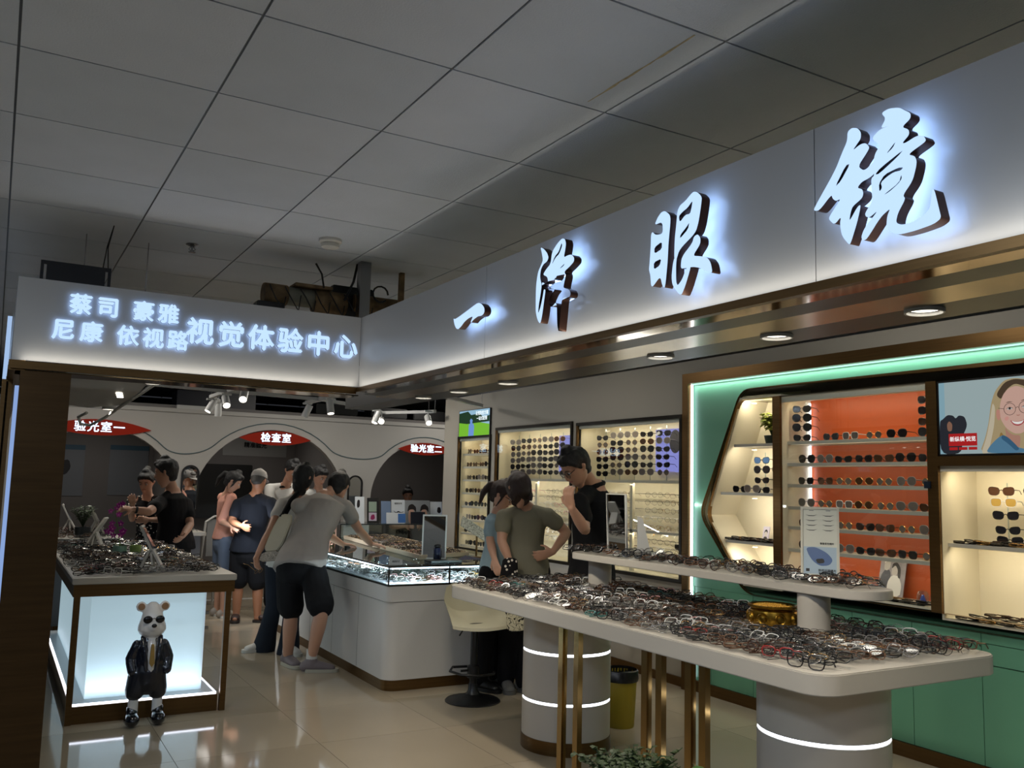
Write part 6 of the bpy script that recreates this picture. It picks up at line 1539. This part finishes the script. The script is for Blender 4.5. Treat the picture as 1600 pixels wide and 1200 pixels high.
            if shoes[0] == 'sneaker' and len(shoes) > 3:
                MB().lathe([(.042*s,0),(.040*s,.05),(.041*s,.085),(.038*s,.085)], shoes[3], (an.x, an.y, .085*s), 20).obj('sock', t, True)
    return t, V, arms, legs, Mh
def cloth(name, rgb, r=.85, b=.25, sc_=350): return mat(name, rgb, r, bump=b, bump_scale=sc_, spec=.2)
BLK = cloth('cloth_black', (20,20,22)); NAVY = cloth('cloth_navy_tee', (24,27,34)); GREYT = cloth('cloth_grey_tee', (158,152,146)); OLIVE = cloth('cloth_olive', (128,124,106))
PINK = cloth('cloth_pink', (206,150,132)); WTEE = cloth('cloth_white', (206,204,198)); LBLUE = cloth('cloth_lightblue', (158,182,192)); DENIM = cloth('denim_light', (96,108,126)); JEAN = cloth('denim_dark', (34,40,50))
NOSH = None
A3 = lambda px, py, d: at(px, py, d)
def dotmat():
    m = cloth('dress_dots', (22,20,22)); nt = m.node_tree; b = nt.nodes['Principled BSDF']
    tc = nt.nodes.new('ShaderNodeTexCoord'); v = nt.nodes.new('ShaderNodeTexVoronoi'); v.inputs['Scale'].default_value = 30
    nt.links.new(tc.outputs['Object'], v.inputs['Vector']); r = nt.nodes.new('ShaderNodeMath'); r.operation = 'LESS_THAN'; r.inputs[1].default_value = .26
    nt.links.new(v.outputs['Distance'], r.inputs[0]); mx = nt.nodes.new('ShaderNodeMix'); mx.data_type = 'RGBA'
    mx.inputs[6].default_value = (*lin((22,20,22)),1); mx.inputs[7].default_value = (*lin((226,216,200)),1)
    nt.links.new(r.outputs[0], mx.inputs[0]); nt.links.new(mx.outputs[2], b.inputs['Base Color']); return m
DOTS = dotmat()
# man in black T-shirt reaching forward
J = dict(pelvis=A3(274,845,8.75), neck=A3(270,766,8.7), head=A3(260,738,8.6), headfwd=(-.86,.42,-.22), shL=A3(250,786,8.5), elL=A3(232,800,8.2), wrL=A3(208,796,8.12), shR=A3(291,788,8.85), elR=A3(297,820,8.7), wrR=A3(285,838,8.4))
person('man in black T-shirt with arm outstretched beside the glowing table', (1.66, 9.22), (-.75,.62), J, (BLK,0), ('trousers', BLK), SKIN, hair='short', s=1.08, tw=1.15, shoes=('covered', BLACK, BLACK), hand={'L': dict(curl=1.2, pn=(.3,.5,-.8)), 'R': dict(curl=.6)})
J = dict(pelvis=A3(236,850,9.0), neck=A3(231,777,8.95), head=A3(229,753,8.9), headfwd=(-.45,-.82,-.42), elR=A3(206,812,8.75), wrR=A3(207,788,8.5), elL=A3(258,812,8.95), wrL=A3(232,812,8.75))
person('woman in black polka-dot dress facing the camera behind the black T-shirt man', (1.40, 9.60), (-.5,-.85), J, (DOTS,0), ('dress', DOTS), SKINL, hair='bun', s=.92, shoes=('covered', BLACK, BLACK), sleeve=.35, hand={'R': dict(curl=.9, pn=(-.3,-.3,.8)), 'L': dict(curl=.8)})
# watch on the man's wrist
wt = A3(213,797,8.13); wb = thing('wrist_watch', 'dark strap around the outstretched wrist of the black T-shirt man', 'watch', tuple(wt))
d_ = (A3(208,796,8.12)-A3(232,800,8.2)).normalized(); M_ = Matrix.Translation(wt) @ d_.to_track_quat('Z','Y').to_matrix().to_4x4()
MB().lathe([(.030,-.010),(.033,-.008),(.033,.008),(.030,.010)], BLACK, (0,0,0), 20, mtx=M_).obj('strap', wb, True)
# girl in pink
J = dict(pelvis=A3(350,838,9.75), neck=A3(355,772,9.7), head=A3(364,752,9.6), headfwd=(.80,-.25,-.55), elR=A3(345,815,9.45), wrR=A3(362,822,9.3), elL=A3(362,812,9.9), wrL=A3(374,820,9.7), anL=A3(338,965,9.75), anR=A3(348,968,9.62))
person('girl in pink top and denim shorts with a dark ponytail', (2.23, 10.05), (.85,.1), J, (PINK,0), ('shorts', DENIM), SKIN, hair='pony', s=.90, shoes=('sneaker', mat('shoe_beige',(150,140,128),.6), mat('sole_white',(200,198,190),.5)), sleeve=1.2, hem=-.05)
# man in cap
J = dict(pelvis=A3(388,856,9.45), neck=A3(400,772,9.45), head=A3(404,752,9.4), headfwd=(.55,.75,-.30), shL=A3(372,788,9.4), elL=A3(362,815,9.3), wrL=A3(378,822,9.1), shR=A3(424,786,9.3), elR=A3(430,815,9.2), wrR=A3(425,830,9.5), anL=A3(369,960,9.45), anR=A3(402,963,9.4), toeL=(-.3,-.9), toeR=(.7,-.5))
t, V, arms, legs, Mh = person('man seen from behind in pale grey cap and navy T-shirt', (2.45, 9.77), (.5,.8), J, (NAVY,0), ('shorts', BLK), SKIN2, hair='crop', hairm=mat('hair_grey',(70,66,62),.6), s=1.0, tw=1.12, shoes=('sandal', mat('sandal_brown',(52,34,28),.5), mat('sandal_sole',(34,26,22),.6)), hem=-.05)
m = MB()
def hr_(z, y0, ax, by): return (Mh @ Vector((0,y0,z)), Mh.to_3x3() @ Vector((ax,0,0)), Mh.to_3x3() @ Vector((0,by,0)))
CAPM = cloth('cap_grey', (150,146,142))
ring_loft(m, [hr_(.035,-.004,.084,.102), hr_(.07,-.004,.082,.100), hr_(.105,-.004,.066,.082), hr_(.125,-.004,.036,.046)], CAPM, 20, dome=False)
o = m.obj('cap', t, True)
m = MB(); m.prism(smoothpoly([(-.07,.06),(-.06,.15),(0,.175),(.06,.15),(.07,.06)], 1), .035, .041, CAPM, Mh); m.obj('cap_brim', t, True)
# staff behind the counter
J = dict(pelvis=A3(440,850,10.45), neck=A3(446,758,10.45), head=A3(457,735,10.3), headfwd=(.15,-.75,-.62), elR=A3(428,800,10.2), wrR=A3(445,830,10.0), elL=A3(470,800,10.3), wrL=A3(468,830,10.05))
t, *_ = person('staff man in white shirt with black collar bending over the counter', (2.98, 10.45), (-.2,-.95), J, (WTEE,0), ('trousers', BLK), SKIN, hair='short', s=1.03, shoes=('covered', BLACK, BLACK))
nk = J['neck']; MB().tube([tuple(nk+Vector((.075*math.cos(a), .06*math.sin(a)-.0, -.035-.02*math.sin(a)))) for a in [2*PI*k/14 for k in range(14)]], .016, BLK, 8, closed=True).obj('collar', t, True)
J = dict(pelvis=A3(500,850,10.6), neck=A3(497,766,10.6), head=A3(499,744,10.55), headfwd=(.35,-.75,-.50))
person('dark-haired person with bowed head just behind the leaning man in grey', (3.36, 10.35), (.1,-.95), J, (WTEE,0), ('trousers', BLK), SKIN, hair='short', s=.98, shoes=('covered', BLACK, BLACK))
# woman with tote bag
J = dict(pelvis=A3(446,868,7.95), neck=A3(464,775,7.95), head=A3(474,747,7.9), headfwd=(.75,.55,-.35), shL=A3(441,788,7.8), elL=A3(422,830,7.55), wrL=A3(403,865,7.4), elR=A3(500,830,8.1), wrR=A3(515,840,8.3), anL=A3(412,1010,7.85), anR=A3(450,1018,7.75), knL=A3(428,945,7.85), toeL=(-.75,-.1), toeR=(.2,-.8))
person('dark-haired woman in white T-shirt and flared jeans carrying a tote bag', (2.22, 7.98), (.5,.8), J, (WTEE,0), ('flared', JEAN), SKIN, hair='long', hair_len=.17, s=.97, shoes=('sneaker', mat('shoe_white',(206,202,196),.5), mat('sole_white',(200,198,190),.5)), sleeve=.42, hand={'L': dict(curl=.7, pn=(.5,-.6,.2), d=(-.15,-.1,-1))})
tp = A3(427,835,7.45)
tbag = thing('tote_bag', 'cream tote bag with lace bottom hanging from the shoulder of the woman in jeans', 'bag', tuple(tp))
M_ = sheet(A3(414,872,7.42), (.80,-.45,.10), (.27,-.02,1)); 
LACE = mat('lace', (170,160,146), .8, noise_amt=.6, noise_scale=120)
CREAM = cloth('tote_cream', (196,188,166))
b = MB(); P = smoothpoly([(-.03,.05),(.12,.05),(.13,.36),(.02,.38),(-.015,.25)], 1); b.prism(P, -.035, .035, CREAM, M_); b.obj('bag_body', tbag, True, .008)
b = MB(); b.prism(smoothpoly([(-.035,-.03),(.115,-.03),(.12,.052),(-.03,.052)], 1), -.037, .037, LACE, M_); b.obj('lace_hem', tbag, True)
s1 = A3(462,764,7.72); s2 = A3(450,785,7.55)
for off in (0, .03): MB().tube([tuple(M_ @ Vector((.02+off*2,.36,.03-off*2))), tuple(A3(440,806,7.50)+Vector((off,0,0))), tuple(A3(453,782,7.60)+Vector((off,0,.0))), tuple(A3(465,768,7.74)+Vector((off,0,0)))], [.008,.014,.014,.012], BLK, 8).obj('strap', tbag, True)
gl = link('eyeglasses', EYE[6]); gl.matrix_world = Matrix.Translation(A3(402,896,7.38)) @ rotz(.8) @ Matrix.Rotation(.6,4,'X'); tag(gl, 'thin gold glasses dangling from the hand of the woman in jeans', 'eyeglasses')
# leaning man in grey
J = dict(pelvis=A3(470,878,7.32), neck=A3(508,774,7.72), head=A3(529,760,7.85), headfwd=(.50,.75,-.45), shL=A3(466,790,7.55), elL=A3(505,832,7.95), wrL=A3(535,850,8.1), shR=A3(540,792,7.72), elR=A3(561,828,7.82), wrR=A3(580,850,8.02),
         knL=A3(455,958,7.22), anL=A3(449,1030,7.28), knR=A3(503,955,7.0), anR=A3(487,1026,7.05), toeL=(.15,-.9), toeR=(.95,-.35))
person('man in grey T-shirt and black shorts leaning on the glass counter', (2.27, 7.2), (.55,.75), J, (GREYT,0), ('shorts', BLK), SKIN, hair='short', s=1.06, tw=1.16, shl=.86, shoes=('sneaker', mat('shoe_grey',(116,106,108),.7), mat('sole_offwhite',(170,166,150),.6), mat('sock_white',(196,194,188),.8)), sleeve=.45, hem=-.12, vox=.008,
       hand={'R': dict(curl=.25, pn=(0,0,-1), d=(.75,-.35,-.12), spread=1.3, thumb=1), 'L': dict(curl=.3, pn=(0,0,-1), d=(.8,.3,-.1))}, headup=(.1,0,1))
# woman in olive
J = dict(pelvis=A3(822,884,6.5), neck=A3(820,792,6.5), head=A3(811,764,6.42), headfwd=(.10,.80,-.55), shR=A3(856,806,6.5), elR=A3(886,832,6.55), wrR=A3(864,862,6.36), shL=A3(787,808,6.42), elL=A3(784,846,6.35), wrL=A3(796,876,6.3), anL=A3(790,1062,6.62), anR=A3(818,1064,6.55), toeL=(-.3,-.9), toeR=(.2,-.9))
t, V, *_ = person('woman seen from behind in olive T-shirt with hand on hip', (3.42, 5.78), (.25,.95), J, (OLIVE,0), ('trousers', BLK), SKIN, hairm=HAIRB, hair='bob', hair_len=.15, s=.98, shoes=('covered', mat('shoe_dull',(110,108,104),.6), mat('sole_dull',(90,88,84),.6)), sleeve=.42, vox=.008,
       hand={'R': dict(curl=.3, d=(-.75,.25,-.25), pn=(-.2,.9,.1)), 'L': dict(curl=.5, d=(.2,.1,-1))})
bl = thing('patterned_scarf', 'dark dotted scarf hanging at the hip of the woman in olive', 'scarf', tuple(A3(796,900,6.3)))
m = MB(); ring_loft(m, [(A3(797,876,6.26),Vector((.05,-.02,0)),Vector((.01,.02,0))),(A3(795,905,6.25),Vector((.06,-.03,0)),Vector((.01,.02,0))),(A3(795,945,6.28),Vector((.05,-.03,0)),Vector((.01,.015,0)))], DOTS, 12); m.obj('fold', bl, True)
# child next to her
J = dict(pelvis=A3(776,885,6.72), neck=A3(781,798,6.72), head=A3(784,774,6.7), headfwd=(.55,-.55,-.45), shR=A3(768,815,6.65), elR=A3(766,845,6.6), wrR=A3(772,872,6.5), shL=A3(795,812,6.85), elL=A3(800,845,6.9), wrL=A3(800,870,6.8))
person('girl in pale blue shirt trying glasses, half hidden by the woman in olive', (3.33, 6.0), (.4,-.75), J, (LBLUE,0), ('trousers', BLK), SKINL, hairm=HAIRB, hair='pony', s=.90, glasses='round', shoes=('covered', BLACK, BLACK), sleeve=.5)
# man in black polo looking down
J = dict(pelvis=A3(924,900,6.15), neck=A3(928,758,6.15), head=A3(900,729,6.02), headfwd=(-.78,.05,-.66), shL=A3(905,785,5.92), elL=A3(914,828,5.80), wrL=A3(893,794,5.70), shR=A3(948,788,6.3), elR=A3(955,838,6.3), wrR=A3(930,862,6.2))
t, V, *_ = person('tall man in black polo with glasses, bowed head and hand raised to his face', (3.64, 5.20), (-.72,-.1), J, (BLK,0), ('trousers', BLK), SKIN, hair='short', s=1.06, glasses='round', shoes=('covered', BLACK, BLACK), vox=.008, headup=(-.6,0,.8),
       hand={'L': dict(curl=.9, d=(-.35,.0,.95), pn=(.75,.35,.3))})
nk = J['neck']; MB().tube([tuple(nk+Vector((.075*math.cos(a)-.01, .07*math.sin(a), .0+.02*math.cos(a)))) for a in [2*PI*k/14 for k in range(14)]], .018, BLK, 8, closed=True).obj('collar', t, True)
# receptionists in the right exam room
def seated(px, py, d, lb, hairs):
    h0 = A3(px, py, d); x, y = h0.x, h0.y; J = dict(pelvis=Vector((x, y+.12, h0.z-.80)), neck=Vector((x, y+.05, h0.z-.15)), head=h0, headfwd=(-.3,-.9,-.25), elL=Vector((x+.26, y-.02, h0.z-.48)), elR=Vector((x-.26, y-.02, h0.z-.48)), wrL=Vector((x+.12, y-.24, h0.z-.46)), wrR=Vector((x-.12, y-.24, h0.z-.46)),
        knL=Vector((x+.1, y-.28, h0.z-.84)), knR=Vector((x-.1, y-.28, h0.z-.84)), anL=Vector((x+.1, y-.24, .09)), anR=Vector((x-.1, y-.24, .09)))
    person(lb, (x, y), (0,-1), J, (BLK,0), ('trousers', BLK), SKIN, hair=hairs, s=.95, shoes=('covered', BLACK, BLACK), vox=.012)
    stl = thing('stool', 'dark low stool under the seated person' + (' with a hair bun' if hairs == 'bun' else ' at the right of the arch'), 'stool', (x, y+.1, 0))
    z = h0.z-.90; MB().rbox(x-.19, x+.19, y-.06, y+.3, z-.05, z, .05, DARK).obj('seat', stl, True)
    for sx in (-.15,.15):
        for sy in (-.02,.26): MB().tube([(x+sx,y+sy,0),(x+sx,y+sy,z-.05)], .012, DARK, 8).obj('leg', stl)
seated(637, 774, 13.6, 'seated woman with a hair bun and black top behind the poster boards', 'bun')
seated(706, 790, 13.6, 'person in black partly hidden at the right edge of the right arch', 'short')

pt = thing('patterned_bag', 'cream cloth bag with black squiggle pattern hanging behind the bar stool seat', 'bag', tuple(A3(806,985,6.05)))
M_ = sheet(A3(797,986,6.05), (.83,-.5,.05), (-.05,.0,1))
pm = cloth('squiggle_cloth', (200,194,168)); nt = pm.node_tree; b_ = nt.nodes['Principled BSDF']
tc = nt.nodes.new('ShaderNodeTexCoord'); wv = nt.nodes.new('ShaderNodeTexNoise'); wv.inputs['Scale'].default_value = 28; wv.inputs['Detail'].default_value = 0; wv.inputs['Distortion'].default_value = 1.5
nt.links.new(tc.outputs['Object'], wv.inputs['Vector']); r1 = nt.nodes.new('ShaderNodeMath'); r1.operation = 'COMPARE'; r1.inputs[1].default_value = .5; r1.inputs[2].default_value = .035
nt.links.new(wv.outputs['Fac'], r1.inputs[0]); mx = nt.nodes.new('ShaderNodeMix'); mx.data_type = 'RGBA'; mx.inputs[6].default_value = (*lin((200,194,168)),1); mx.inputs[7].default_value = (*lin((24,22,22)),1)
nt.links.new(r1.outputs[0], mx.inputs[0]); nt.links.new(mx.outputs[2], b_.inputs['Base Color'])
m = MB(); m.prism(smoothpoly([(-.03,.0),(.11,.0),(.115,.10),(.10,.16),(-.02,.15)], 2), -.02, .02, pm, M_); m.obj('bag_body', pt, True, .006)
MB().tube([tuple(M_ @ Vector(v)) for v in ((.0,.15,0),(.01,.26,0),(.06,.30,0),(.09,.26,0),(.09,.155,0))], .006, pm, 6).obj('handle', pt, True)
